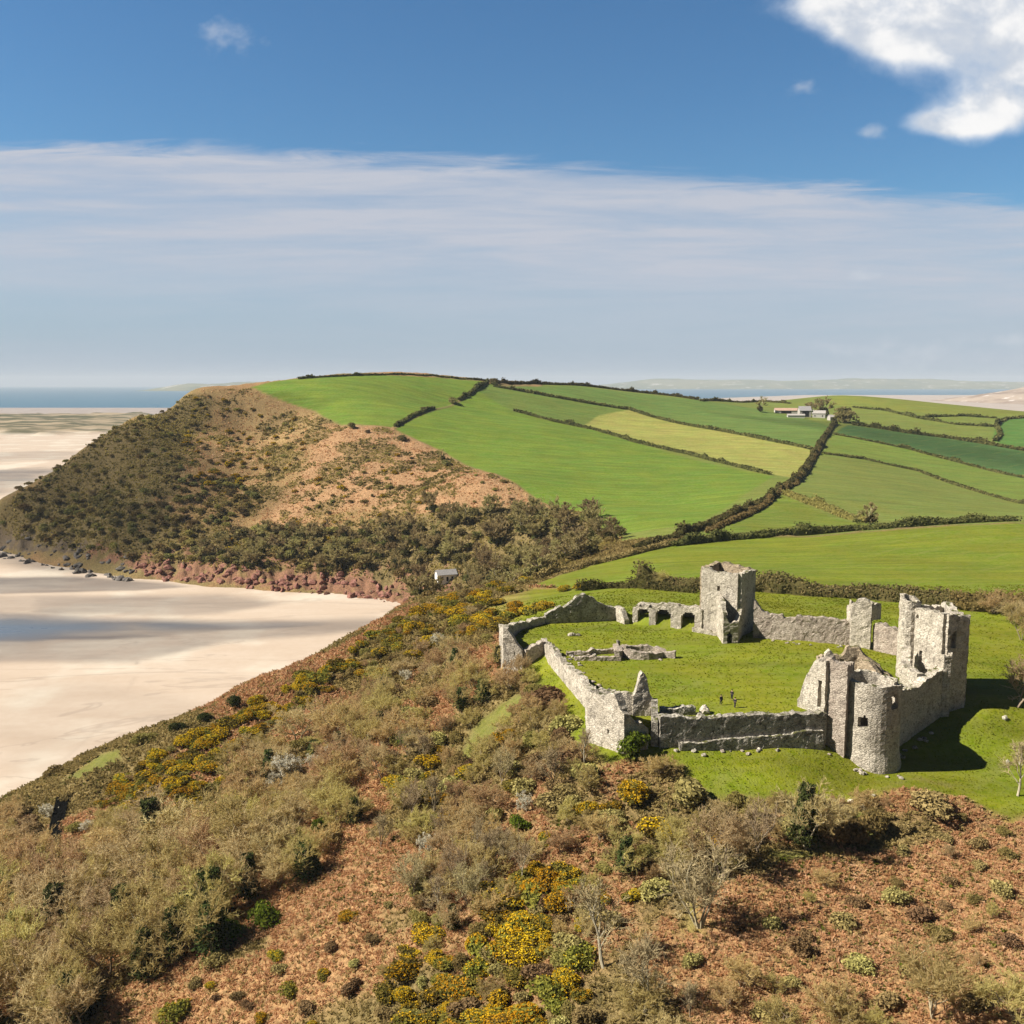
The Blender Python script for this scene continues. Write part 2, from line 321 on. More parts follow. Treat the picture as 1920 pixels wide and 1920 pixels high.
def paint(x, y):
    """albedo and roughness-of-ground (0 lawn, 1 scrub) at ground points"""
    shp = x.shape; x = x.ravel(); y = y.ravel()
    d = np.hypot(x, y); px_ = d / 983.0
    wob = (fbm(x, y, 0.05, 3, 3) - 0.5)
    col = np.empty((len(x), 3)); rg = np.ones(len(x))
    n = fbm(x, y, 0.035, 4, 11)[:, None]; n2 = fbm(x, y, 0.11, 3, 5)[:, None]
    b = smooth((n - 0.40) / 0.2)
    col[:] = np.array(SCRUB) * (1 - b) + np.array(BRK) * 0.8 * b
    far = (y > 395) & (x > 30)
    col[far] = G_OLIVE; rg[far] = 0
    def put(pg, c, k=1.0, r=None, soft=1.5, wb=0.0):
        bx = np.array([p[:2] for p in pg]); m = (x > bx[:, 0].min() - 30) & (x < bx[:, 0].max() + 30) & (y > bx[:, 1].min() - 30) & (y < bx[:, 1].max() + 30)
        if not m.any(): return
        s = sdist(x[m], y[m], pg) + wob[m] * wb
        w = smooth(s / (soft * 2) + 0.5) * k
        col[m] = col[m] * (1 - w[:, None]) + np.array(c) * w[:, None]
        if r is not None: rg[m] = rg[m] * (1 - w) + r * w
    put(HEATH, (0.33, 0.21, 0.09), r=1.0)
    for pg in PINK: put(pg, BRK2, 0.95, soft=6, wb=14)
    for pg in TANP: put(pg, TAN, 0.8, soft=5, wb=16)
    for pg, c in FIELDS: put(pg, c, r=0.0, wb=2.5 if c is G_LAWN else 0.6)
    put(RIDGE, (0.215, 0.170, 0.045), 0.9, soft=4, wb=10)
    put(FLANK, (0.125, 0.105, 0.042), 0.9, soft=8, wb=20)
    put(WOODS, (0.150, 0.125, 0.050), 0.9, soft=6, wb=16)
    for pg in BRKN: put(pg, BRK, 0.95, soft=3, wb=9)
    for pg in WORN: put(pg, (0.21, 0.185, 0.055), 0.6, soft=0.7, wb=1.5)
    for pg in GREENP: put(pg, (0.125, 0.150, 0.026), 0.85, r=0.25, soft=1.8, wb=7)
    put(LAWN2, G_LAWN, r=0.0, wb=2)
    put(WARDP, (0.144, 0.165, 0.009), r=0.0)
    # heath: patches of low gorse and bramble, and red rock low down
    hz = sdist(x, y, HEATH) > 0
    z = H0(x[hz], y[hz]); g = fbm(x[hz], y[hz], 0.045, 4, 21); g2 = fbm(x[hz], y[hz], 0.16, 3, 22)
    w = smooth((g * 0.6 + g2 * 0.4 - 0.50) / 0.10) * 0.6
    c = col[hz] * (1 - w[:, None]) + np.array((0.125, 0.10, 0.030)) * w[:, None]
    rk = smooth((11 + 14 * (g2 - 0.5) * 2 - z) / 3.0)
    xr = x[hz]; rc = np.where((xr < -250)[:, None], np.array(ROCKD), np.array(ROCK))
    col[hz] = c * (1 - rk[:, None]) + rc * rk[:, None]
    col *= (0.86 + 0.28 * n2)
    return col.reshape(shp + (3,)), rg.reshape(shp)
ALB, RG = paint(XX, YY)
def bump(x, y, rg):
    return rg * ((fbm(x, y, 0.10, 4, 31) - 0.5) * 2.2 + (fbm(x, y, 0.5, 2, 35) - 0.5) * 0.5) + (1 - rg) * (fbm(x, y, 0.08, 3, 41) - 0.5) * 0.25
inward = smooth((sdist(XX, YY, WARD) + 4) / 3.0)
cliff = smooth((16 - ZZ) / 6) * smooth((sdist(XX, YY, HEATH) + 2) / 6)
ZZ = ZZ + cliff * ((fbm(XX, YY, 0.16, 4, 91) - 0.5) * 7 + (vnoise(XX * 0.6, YY * 0.6, 92) - 0.5) * 2.0)
ZZ = ZZ + bump(XX, YY, RG) * (1 - inward) * smooth((ZZ + 2) / 3)
def gridquads(nr, nc):
    i = np.arange(nr * nc).reshape(nr, nc)
    return np.stack([i[:-1, :-1].ravel(), i[:-1, 1:].ravel(), i[1:, 1:].ravel(), i[1:, :-1].ravel()], -1)
def GZ(x, y):
    """ground height by looking it up in the finished ground sheet"""
    x = np.asarray(x, float); y = np.asarray(y, float)
    u = np.clip(x / y, us[0], us[-1]); ci = np.interp(u, us, np.arange(len(us))); ri = np.clip((np.log(y) - math.log(42)) / 0.0046, 0, len(ysv) - 1.001)
    c0 = np.clip(np.floor(ci).astype(int), 0, len(us) - 2); r0 = np.floor(ri).astype(int); fc = ci - c0; fr = ri - r0
    return (ZZ[r0, c0] * (1 - fc) + ZZ[r0, c0 + 1] * fc) * (1 - fr) + (ZZ[r0 + 1, c0] * (1 - fc) + ZZ[r0 + 1, c0 + 1] * fc) * fr

def ground_mat():
    m, t, out = newmat('ground_cover')
    a = N(t, 'ShaderNodeAttribute', attribute_name='cover'); r = N(t, 'ShaderNodeAttribute', attribute_name='rough')
    pos = N(t, 'ShaderNodeNewGeometry').outputs['Position']
    g1 = NOISE(t, pos, 0.055, 5, 0.6); g2 = NOISE(t, pos, 0.6, 4, 0.6); g3 = NOISE(t, pos, 2.6, 3, 0.6)
    stp = N(t, 'ShaderNodeMapping', ins={'Vector': pos, 'Rotation': (0, 0, 0.5), 'Scale': (0.02, 0.28, 0.1)}).outputs[0]
    g4 = NOISE(t, stp, 1.0, 4, 0.6)
    # grass: yellower, drier and lusher patches and faint lines along the slope
    h = N(t, 'ShaderNodeHueSaturation', ins={'Hue': MR(t, g1, 0.3, 0.7, 0.478, 0.516), 'Saturation': MR(t, g2, 0.3, 0.7, 0.92, 1.06), 'Value': MR(t, g4, 0.25, 0.75, 0.76, 1.22), 'Color': a.outputs['Color']}).outputs[0]
    tl = N(t, 'ShaderNodeTexWave', wave_type='BANDS', bands_direction='X', ins={'Vector': N(t, 'ShaderNodeMapping', ins={'Vector': pos, 'Rotation': (0, 0, 0.9)}).outputs[0], 'Scale': 0.030, 'Distortion': 1.2, 'Detail': 2.0, 'Detail Scale': 0.4}).outputs['Fac']
    h = MIX(t, M_(t, 'MULTIPLY', MR(t, tl, 0.86, 0.97), MR(t, g1, 0.45, 0.6, 0, 0.32)), h, (0.19, 0.185, 0.05))
    gr = MIX(t, MR(t, g3, 0.40, 0.70, 0.0, 0.6), h, MIX(t, 0.6, h, (0.20, 0.22, 0.03)))
    gr = MIX(t, MR(t, g2, 0.50, 0.66, 0, 0.55), gr, MIX(t, 0.65, gr, (0.05, 0.10, 0.006)))
    # scrub ground: litter, stems and bare soil
    l = NOISE(t, pos, 1.3, 6, 0.7)
    sc = MIX(t, MR(t, l, 0.38, 0.62), MIX(t, 0.65, a.outputs['Color'], (0.10, 0.072, 0.030)), MIX(t, 0.25, a.outputs['Color'], (0.42, 0.28, 0.13)))
    sc = MIX(t, MR(t, g2, 0.55, 0.8, 0, 0.5), sc, (0.075, 0.085, 0.02))
    c = MIX(t, r.outputs['Fac'], gr, sc)
    bs = N(t, 'ShaderNodeBsdfPrincipled', ins={'Base Color': c, 'Roughness': 0.95, 'Specular IOR Level': 0.12})
    hh = M_(t, 'ADD', M_(t, 'MULTIPLY', g3, MR(t, r.outputs['Fac'], 0, 1, 0.22, 0.35)), M_(t, 'MULTIPLY', l, M_(t, 'MULTIPLY', r.outputs['Fac'], 0.6)))
    bp = N(t, 'ShaderNodeBump', ins={'Height': hh, 'Strength': 0.8, 'Distance': 1.0}); t.links.new(bp.outputs[0], bs.inputs['Normal'])
    t.links.new(bs.outputs[0], out.inputs[0]); return m
GM = ground_mat()
V = np.stack([XX, YY, ZZ], -1)
tag(mesh('ground', V, gridquads(len(ysv), len(us)), mat=GM, at={'cover': ALB.reshape(-1, 3), 'rough': RG.ravel()}, sm=True), kind='structure')

# ------------------------------------------------------------------ sands, pools and sea
ub = np.concatenate([-0.62 - np.geomspace(1.5, 0.02, 20), np.arange(-0.62, 0.6201, 0.0035), 0.62 + np.geomspace(0.02, 1.5, 20)])
yb = np.exp(np.arange(math.log(130), math.log(9200), 0.0055))
BX = ub[None] * yb[:, None]; BY = np.repeat(yb[:, None], len(ub), 1)
# wet ground lies lower: channels and hollows left by the tide
def gp(*pts, z=0.8): return [atz(p[0], p[1], z) for p in pts]
wet = np.zeros(BX.shape); mud = np.zeros(BX.shape); mar = np.zeros(BX.shape)
def band(arr, pg, k, soft, wb):
    s = sdist(BX, BY, pg) + (fbm(BX, BY, 0.02, 3, 51) - 0.5) * wb
    np.maximum(arr, smooth(s / (2 * soft) + 0.5) * k, out=arr)
band(wet, gp((-200,1150),(0,1145),(200,1160),(420,1163),(790,1158),(760,1172),(620,1190),(420,1205),(330,1228),(250,1243),(0,1240),(-200,1245)), 0.60, 7, 16)
band(wet, gp((-200,1160),(0,1158),(200,1160),(500,1170),(760,1162),(600,1176),(420,1185),(200,1205),(-200,1205)), 0.85, 7, 14)
band(wet, gp((-200,1078),(0,1082),(150,1080),(300,1092),(360,1100),(250,1107),(0,1112),(-200,1112)), 0.75, 4, 8)
band(wet, gp((60,1118),(420,1112),(540,1130),(420,1150),(250,1152),(60,1150)), 0.55, 8, 22)
band(wet, gp((-200,1122),(60,1118),(160,1126),(100,1145),(-200,1150)), 0.40, 8, 22)
band(wet, gp((0,1270),(230,1262),(300,1290),(420,1310),(380,1350),(200,1370),(100,1440),(0,1460)), 0.16, 12, 60)
band(wet, gp((-200,888),(60,878),(130,882),(60,903),(-200,908)), 0.75, 25, 60)
band(wet, gp((-200,905),(60,900),(60,925),(-200,935)), 0.5, 20, 60)
band(wet, gp((-200,851),(100,846),(180,850),(100,862),(-200,866)), 0.35, 30, 80)
film = np.zeros(BX.shape)
band(film, gp((-200,1161),(0,1160),(90,1161),(170,1164),(230,1170),(215,1178),(170,1184),(100,1190),(0,1197),(-200,1203)), 0.9, 16, 14)
band(wet, gp((246,1200),(258,1198),(266,1215),(262,1245),(254,1245),(256,1218)), 0.85, 1.5, 3)
band(wet, gp((100,1438),(170,1372),(225,1312),(250,1268),(258,1268),(232,1315),(178,1376),(108,1442)), 0.22, 1.5, 3)
band(film, gp((200,1166),(420,1166),(600,1168),(500,1174),(300,1178)), 0.45, 8, 18)
band(mar, gp((-300,782),(60,779),(300,777),(300,806),(150,814),(-300,816)), 1.0, 60, 240)
band(mud, gp((-400,760),(400,757),(400,779),(-400,784)), 1.0, 90, 300)
right = smooth((BX - 300) / 400)
mud = np.maximum(mud, right * 0.6)
BZ = 0.8 - wet * 0.35 + (fbm(BX, BY, 0.01, 3, 61) - 0.5) * 0.5 + mar * fbm(BX, BY, 0.012, 4, 63) * 14.0
SEAEDGE = smooth((BY - 4300 - np.maximum(0, BX + 300) * 1.6) / 300)
BZ = BZ - SEAEDGE * 4
def sand_mat():
    m, t, out = newmat('sand')
    w = N(t, 'ShaderNodeAttribute', attribute_name='wet').outputs['Fac']; mu = N(t, 'ShaderNodeAttribute', attribute_name='mud').outputs['Fac']; ma = N(t, 'ShaderNodeAttribute', attribute_name='marsh').outputs['Fac']; fi = N(t, 'ShaderNodeAttribute', attribute_name='film').outputs['Fac']
    pos = N(t, 'ShaderNodeNewGeometry').outputs['Position']
    mp = N(t, 'ShaderNodeMapping', ins={'Vector': pos, 'Rotation': (0, 0, -0.5), 'Scale': (0.012, 0.05, 0.02)}).outputs[0]
    a = NOISE(t, mp, 1.0, 6, 0.6); b = NOISE(t, pos, 0.35, 4, 0.6); d = NOISE(t, pos, 0.016, 4, 0.55)
    dry = MIX(t, MR(t, a, 0.3, 0.7), (0.45, 0.36, 0.28), (0.49, 0.405, 0.325))
    dry = MIX(t, MR(t, d, 0.48, 0.62, 0, 0.8), dry, (0.56, 0.505, 0.42))
    dry = MIX(t, MR(t, b, 0.3, 0.7, 0, 0.15), dry, (0.36, 0.27, 0.19))
    ww = M_(t, 'MULTIPLY', w, MR(t, a, 0.2, 0.7, 1.15, 0.75), True)
    c = MIX(t, MR(t, ww, 0.0, 0.9, smooth=False), dry, (0.125, 0.105, 0.092))
    dn = NOISE(t, N(t, 'ShaderNodeMapping', ins={'Vector': pos, 'Rotation': (0, 0, -0.6), 'Scale': (0.006, 0.016, 0.01)}).outputs[0], 1.0, 5, 0.6, 0.8)
    c = MIX(t, MR(t, M_(t, 'ABSOLUTE', M_(t, 'SUBTRACT', dn, 0.5)), 0.0, 0.011, 0.45, 0.0), c, MIX(t, 0.5, c, (0.16, 0.13, 0.11)))
    c = MIX(t, mu, c, MIX(t, MR(t, a, 0.35, 0.65), (0.25, 0.205, 0.19), (0.34, 0.30, 0.27)))
    s2 = NOISE(t, N(t, 'ShaderNodeMapping', ins={'Vector': pos, 'Scale': (0.004, 0.012, 0.01)}).outputs[0], 1.0, 6, 0.65)
    c = MIX(t, ma, c, MIX(t, MR(t, s2, 0.42, 0.56), (0.30, 0.235, 0.15), (0.075, 0.072, 0.030)))
    c = MIX(t, fi, c, (0.095, 0.12, 0.15))
    ro = M_(t, 'SUBTRACT', MR(t, ww, 0.2, 1.0, 0.95, 0.42, False), M_(t, 'MULTIPLY', fi, 0.30))
    bs = N(t, 'ShaderNodeBsdfPrincipled', ins={'Base Color': c, 'Roughness': ro, 'Specular IOR Level': MR(t, ww, 0.2, 1.0, 0.15, 0.45, False)})
    bp = N(t, 'ShaderNodeBump', ins={'Height': b, 'Strength': 0.12, 'Distance': 0.4}); t.links.new(bp.outputs[0], bs.inputs['Normal'])
    t.links.new(bs.outputs[0], out.inputs[0]); return m
tag(mesh('beach', np.stack([BX, BY, BZ], -1), gridquads(len(yb), len(ub)), mat=sand_mat(), at={'wet': wet.ravel(), 'mud': mud.ravel(), 'marsh': mar.ravel(), 'film': film.ravel()}, sm=True), kind='structure')
def water_mat(name, col, rough, bumps, bscale):
    m, t, out = newmat(name)
    pos = N(t, 'ShaderNodeNewGeometry').outputs['Position']
    bs = N(t, 'ShaderNodeBsdfPrincipled', ins={'Base Color': (*col, 1), 'Roughness': rough, 'IOR': 1.33})
    if bumps:
        bp = N(t, 'ShaderNodeBump', ins={'Height': NOISE(t, pos, bscale, 3, 0.6), 'Strength': bumps, 'Distance': 1.0}); t.links.new(bp.outputs[0], bs.inputs['Normal'])
    t.links.new(bs.outputs[0], out.inputs[0]); return m
def flat(name, pts, z, mat):
    bm_v = [(p[0], p[1], z) for p in pts]
    me = bpy.data.meshes.new(name); me.from_pydata(bm_v, [], [list(range(len(bm_v)))]); me.materials.append(mat)
    o = bpy.data.objects.new(name, me); COL.objects.link(o); tag(o, kind='structure'); return o
flat('sea', [(-19000, 4000), (19000, 4000), (19000, 32000), (-19000, 32000)], -0.6, water_mat('sea_water', (0.045, 0.125, 0.185), 0.45, 0.6, 0.02))
# ------------------------------------------------------------------ hills across the estuary
def hills(name, Y0, x0, x1, ztop, depth, sc, seed, mat, nx=240, ny=14, env=None):
    xs = np.linspace(x0, x1, nx); ts = np.linspace(-1, 1, ny); X = np.repeat(xs[None], ny, 0); T_ = np.repeat(ts[:, None], nx, 1)
    e = np.interp(xs, *env) if env else smooth((xs - x0) / (x1 - x0) * 5) * smooth((x1 - xs) / (x1 - x0) * 5)
    h = ztop * e[None] * (0.55 + 0.9 * (fbm(X, T_ * depth, sc, 5, seed) - 0.3)) * (1 - T_ ** 2) ** 0.8
    Zz = np.maximum(h, -2) - 1.5
    return tag(mesh(name, np.stack([X, Y0 + T_ * depth, Zz], -1), gridquads(ny, nx), mat=mat, sm=True), kind='structure')
def hill_mat(name, cols, sc):
    m, t, out = newmat(name); pos = N(t, 'ShaderNodeNewGeometry').outputs['Position']
    a = NOISE(t, N(t, 'ShaderNodeMapping', ins={'Vector': pos, 'Scale': (sc, sc * 0.5, sc * 4)}).outputs[0], 1.0, 6, 0.65)
    b = NOISE(t, pos, sc * 3.5, 3, 0.5)
    c = MIX(t, MR(t, a, 0.42, 0.6), cols[0], cols[1]); c = MIX(t, MR(t, b, 0.60, 0.68), c, cols[2])
    bs = N(t, 'ShaderNodeBsdfPrincipled', ins={'Base Color': c, 'Roughness': 0.95, 'Specular IOR Level': 0.1}); t.links.new(bs.outputs[0], out.inputs[0]); return m
HM = hill_mat('far_hills', [(0.10, 0.12, 0.06), (0.17, 0.17, 0.09), (0.40, 0.38, 0.34)], 0.0016)
hills('distant_hills', 20500, 700, 13500, 250, 1800, 0.0006, 81, HM)
hills('far_coast_hills', 15500, -5600, -2600, 150, 1200, 0.0012, 82, HM)
hills('estuary_hill', 5600, 2600, 4300, 140, 700, 0.0022, 83, hill_mat('heath_hill', [(0.22, 0.16, 0.12), (0.34, 0.27, 0.21), (0.55, 0.50, 0.46)], 0.004), env=([2600, 2750, 3000, 3600, 4300], [0, 0.5, 1.0, 0.9, 0.3]))
# ------------------------------------------------------------------ ruined castle
def stone_mat(name, pale, mid, dark, moss, pits=0.5):
    m, t, out = newmat(name); pos = N(t, 'ShaderNodeNewGeometry').outputs['Position']
    nz = N(t, 'ShaderNodeTexNoise', ins={'Vector': pos, 'Scale': 1.2, 'Detail': 2.0})
    wp = N(t, 'ShaderNodeVectorMath', operation='MULTIPLY_ADD', ins={0: nz.outputs['Color'], 1: (0.35, 0.35, 0.2), 2: pos}).outputs[0]
    mp = N(t, 'ShaderNodeMapping', ins={'Vector': wp, 'Scale': (1.9, 1.9, 3.6)}).outputs[0]
    vo = N(t, 'ShaderNodeTexVoronoi', feature='F1', ins={'Vector': mp, 'Scale': 1.0}); ve = N(t, 'ShaderNodeTexVoronoi', feature='DISTANCE_TO_EDGE', ins={'Vector': mp, 'Scale': 1.0})
    cr = N(t, 'ShaderNodeSeparateColor', ins={0: vo.outputs['Color']}).outputs[0]
    a = NOISE(t, pos, 0.35, 5, 0.65); b = NOISE(t, pos, 2.2, 4, 0.65); s = NOISE(t, N(t, 'ShaderNodeMapping', ins={'Vector': pos, 'Scale': (0.7, 0.7, 0.30)}).outputs[0], 1.0, 4, 0.6)
    c = MIX(t, cr, mid, pale); c = MIX(t, MR(t, a, 0.42, 0.62), c, MIX(t, 0.6, c, pale)); c = MIX(t, MR(t, a, 0.55, 0.40), c, MIX(t, 0.5, c, mid))
    c = MIX(t, MR(t, b, 0.54, 0.66, 0, pits), c, dark)
    c = MIX(t, MR(t, s, 0.54, 0.70, 0, 0.45), c, dark)
    d2 = NOISE(t, pos, 0.9, 5, 0.7); c = MIX(t, MR(t, d2, 0.56, 0.64, 0, 0.75), c, MIX(t, 0.35, dark, mid))
    c = MIX(t, MR(t, ve.outputs['Distance'], 0.0, 0.10, 0.5, 0.0), c, dark)
    nn = N(t, 'ShaderNodeSeparateXYZ', ins={0: N(t, 'ShaderNodeNewGeometry').outputs['Normal']}).outputs[2]
    top = M_(t, 'MULTIPLY', MR(t, nn, 0.55, 0.9), MR(t, NOISE(t, pos, 0.8, 3), 0.48, 0.62))
    c = MIX(t, M_(t, 'MULTIPLY', top, moss), c, (0.085, 0.085, 0.03))
    bs = N(t, 'ShaderNodeBsdfPrincipled', ins={'Base Color': c, 'Roughness': 0.92, 'Specular IOR Level': 0.15})
    h = M_(t, 'ADD', M_(t, 'MULTIPLY', MR(t, ve.outputs['Distance'], 0, 0.18), 0.5), M_(t, 'MULTIPLY', b, 0.6))
    bp = N(t, 'ShaderNodeBump', ins={'Height': h, 'Strength': 0.8, 'Distance': 0.13}); t.links.new(bp.outputs[0], bs.inputs['Normal'])
    t.links.new(bs.outputs[0], out.inputs[0]); return m
ST = stone_mat('pale_rubble_stone', (0.60, 0.54, 0.445), (0.39, 0.345, 0.275), (0.075, 0.065, 0.055), 1.0)
ST_D = stone_mat('shaded_mossy_stone', (0.48, 0.44, 0.37), (0.25, 0.225, 0.185), (0.05, 0.045, 0.038), 1.0, 0.9)  # mossy stone, darkened further: shade of the sunless walls put into its colour
ST_B = stone_mat('brown_masonry', (0.46, 0.37, 0.26), (0.30, 0.235, 0.155), (0.07, 0.055, 0.04), 0.8)
ST_R = stone_mat('reddish_rubble', (0.49, 0.425, 0.35), (0.33, 0.27, 0.22), (0.08, 0.06, 0.05), 0.6)

def resample(path, cell, closed):
    pts = [np.array(p[:2], float) for p in path]
    if closed: pts = pts + [pts[0]]
    out = []; ss = []; s0 = 0
    for a, b in zip(pts[:-1], pts[1:]):
        L = np.linalg.norm(b - a); k = max(1, int(round(L / cell)))
        for i in range(k): out.append(a + (b - a) * i / k); ss.append(s0 + L * i / k)
        s0 += L
    if not closed: out.append(pts[-1]); ss.append(s0)
    return np.array(out), np.array(ss), s0
def wall(name, path, thick, top, zbot=None, holes=(), cell=0.36, closed=False, mat=None, parent=None, seed=0, rag=0.5, disp=0.12, batter=0.0, origin=(0, 0)):
    """masonry wall: a sheet of stones with thickness along a path; top(s) gives the ragged crest; holes = (s0, s1, z0, z1, arched)"""
    p, s, L = resample(path, cell, closed); n = len(p)
    if closed: d = np.roll(p, -1, 0) - np.roll(p, 1, 0)
    else: d = np.gradient(p, axis=0)
    d /= np.linalg.norm(d, axis=1)[:, None] + 1e-9
    nr = np.stack([d[:, 1], -d[:, 0]], 1)                   # to the right of the path = the outer face
    e1 = np.roll(p, -1, 0) - p; e1 /= np.linalg.norm(e1, axis=1)[:, None] + 1e-9
    cosm = np.clip(np.abs((e1 * d).sum(1)), 0.5, 1);
    if not closed: cosm[-1] = 1
    tp = np.array([top(v) for v in s]) + (fbm(s, s * 0 + seed, 0.9, 3, seed) - 0.5) * 2.4 * rag + (hsh(np.floor(s / 1.1 + 2.5 * vnoise(s * 0.45, s * 0 + seed, seed + 13)), s * 0 + seed, seed + 9) - 0.5) * (0.22 + rag * 1.1) + (vnoise(s * 0.35, s * 0 + seed, seed + 4) - 0.5) * rag * 1.4
    zb = (GZ(p[:, 0], p[:, 1]).min() - 0.9) if zbot is None else zbot
    nz = max(1, int(math.ceil((tp.max() - zb) / cell))); zs = zb + np.arange(nz + 1) * cell
    nc = n if closed else n - 1
    nxt = (np.arange(nc) + 1) % n
    sm_ = s[:nc] + cell * 0.5
    zc = zs[:-1] + cell * 0.5
    tpc = np.minimum(tp[:nc], tp[nxt])
    solid = zs[None, :-1] < (np.maximum(tp[:nc], tp[nxt]) - 0.02)[:, None]
    for (a, b, z0, z1, arch) in holes:
        w2 = (b - a) / 2; c0 = (a + b) / 2
        zt = np.full(nc, z1)
        if arch: zt = z1 - arch * (1 - np.sqrt(np.clip(1 - ((sm_ - c0) / w2) ** 2, 0, 1)))
        ins = ((sm_ > a) & (sm_ < b))[:, None] & (zc[None] > z0) & (zc[None] < zt[:, None])
        solid &= ~ins
    Zv = np.minimum(np.repeat(zs[None], n, 0), np.maximum(tp, zb + 0.1)[:, None])
    S2 = np.repeat(s[:, None], nz + 1, 1)
    V = []
    for side in (0, 1):
        off = thick / 2 * (1 if side == 0 else -1) / cosm
        px = p[:, 0][:, None] + nr[:, 0][:, None] * off[:, None] + 0 * Zv; py = p[:, 1][:, None] + nr[:, 1][:, None] * off[:, None] + 0 * Zv
        jn = (fbm(S2, Zv, 0.7, 3, seed + 7 + side) - 0.5) * 2 * disp + (vnoise(S2 * 2.3, Zv * 2.3, seed + side) - 0.5) * disp * 1.2
        if batter and side == 0: jn = jn + batter * smooth((zb + 4.2 - Zv) / 4.2)
        jt = (vnoise(S2 * 2.9, Zv * 2.9, seed + 20 + side) - 0.5) * 0.16; jz = (vnoise(S2 * 2.7, Zv * 2.7, seed + 30 + side) - 0.5) * 0.16
        px = px + nr[:, 0][:, None] * jn * (1 if side == 0 else -1) + d[:, 0][:, None] * jt
        py = py + nr[:, 1][:, None] * jn * (1 if side == 0 else -1) + d[:, 1][:, None] * jt
        V.append(np.stack([px - origin[0], py - origin[1], Zv + jz], -1).reshape(-1, 3))
    V = np.concatenate(V); M = n * (nz + 1)
    def vi(i, j, side): return side * M + (i % n) * (nz + 1) + j
    I, J = np.nonzero(solid)
    Q = [np.stack([vi(I, J, 0), vi(nxt[I], J, 0), vi(nxt[I], J + 1, 0), vi(I, J + 1, 0)], -1), np.stack([vi(I, J, 1), vi(I, J + 1, 1), vi(nxt[I], J + 1, 1), vi(nxt[I], J, 1)], -1)]
    up = np.zeros_like(solid); up[:, :-1] = solid[:, 1:]; dn = np.zeros_like(solid); dn[:, 1:] = solid[:, :-1]
    if closed: lf = np.roll(solid, 1, 0); rt = np.roll(solid, -1, 0)
    else:
        lf = np.zeros_like(solid); lf[1:] = solid[:-1]; rt = np.zeros_like(solid); rt[:-1] = solid[1:]
    I, J = np.nonzero(solid & ~up); Q.append(np.stack([vi(I, J + 1, 0), vi(nxt[I], J + 1, 0), vi(nxt[I], J + 1, 1), vi(I, J + 1, 1)], -1))
    I, J = np.nonzero(solid & ~dn & (np.arange(nz)[None] > 0)); Q.append(np.stack([vi(I, J, 0), vi(I, J, 1), vi(nxt[I], J, 1), vi(nxt[I], J, 0)], -1))
    I, J = np.nonzero(solid & ~lf); Q.append(np.stack([vi(I, J, 0), vi(I, J + 1, 0), vi(I, J + 1, 1), vi(I, J, 1)], -1))
    I, J = np.nonzero(solid & ~rt); Q.append(np.stack([vi(nxt[I], J, 0), vi(nxt[I], J, 1), vi(nxt[I], J + 1, 1), vi(nxt[I], J + 1, 0)], -1))
    return mesh(name, V, np.concatenate(Q), mat=mat or ST, parent=parent)
def lin(*kv):
    xs = [k for k, v in kv]; ys = [v for k, v in kv]
    return lambda s: float(np.interp(s, xs, ys))
def circ(cx, cy, r, n=30, a0=0.0, a1=360.0):
    full = abs(a1 - a0) >= 359
    A = np.radians(np.linspace(a0, a1, n, endpoint=not full)); return [(cx + r * math.cos(a), cy + r * math.sin(a)) for a in A]
CWALL = 'curtain walls of the castle ruin'
def cw(name, label, cat, *a, group=CWALL, **k): return tag(wall(name, *a, **k), label, cat, group)
zt = lambda px, py, Yv: aty(px, py, Yv)[2]

# left curtain wall running towards the viewer (outer face is on its left, so the path runs away from the viewer)
cw('curtain_wall', 'long pale curtain wall along the left edge of the castle green, with a grass strip below it', 'wall', [(13.3, 159.5), (9.8, 177), (6.4, 194.3)], 1.15,
   lin((0, zt(1112, 1291, 159)), (18, zt(1062, 1240, 177) + 0.1), (35, zt(1022, 1199, 194))), seed=1, rag=0.4)
cw('curtain_wall', 'low curved wall end at the far left corner of the castle green', 'wall', [(2.2, 189.8), (-1.2, 190.6), (-2.0, 196), (1.5, 204.5), (7.4, 210.8)], 1.3,
   lin((0, 54.6), (3.2, zt(960, 1178, 191)), (9, zt(948, 1172, 196) + 0.1), (18, 56.5), (27, 56.6)), seed=2, rag=0.2)
cw('rubble_wall', 'broken low rubble stretch between the curved wall end and the long left curtain wall', 'wall', [(6.3, 192.2), (2.4, 189.9)], 1.4, lin((0, 55.6), (4.5, 54.7)), seed=3, rag=0.35, mat=ST_R)
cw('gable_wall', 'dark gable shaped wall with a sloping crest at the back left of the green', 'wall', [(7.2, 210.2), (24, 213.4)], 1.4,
   lin((0, 57.3), (1.2, 58.0), (4, 58.4), (7.5, 61.0), (8.8, 61.2), (11, 60.0), (14.5, 58.2), (16.5, 58.3)), seed=4, rag=0.25, mat=ST_D)
cw('wall_stump', 'short pale wall stump between the gable wall and the arches', 'wall', [(23.4, 212.9), (25.0, 209.2)], 1.2, lin((0, 58.6), (2, 58.4), (4, 56.2)), seed=5, rag=0.35)
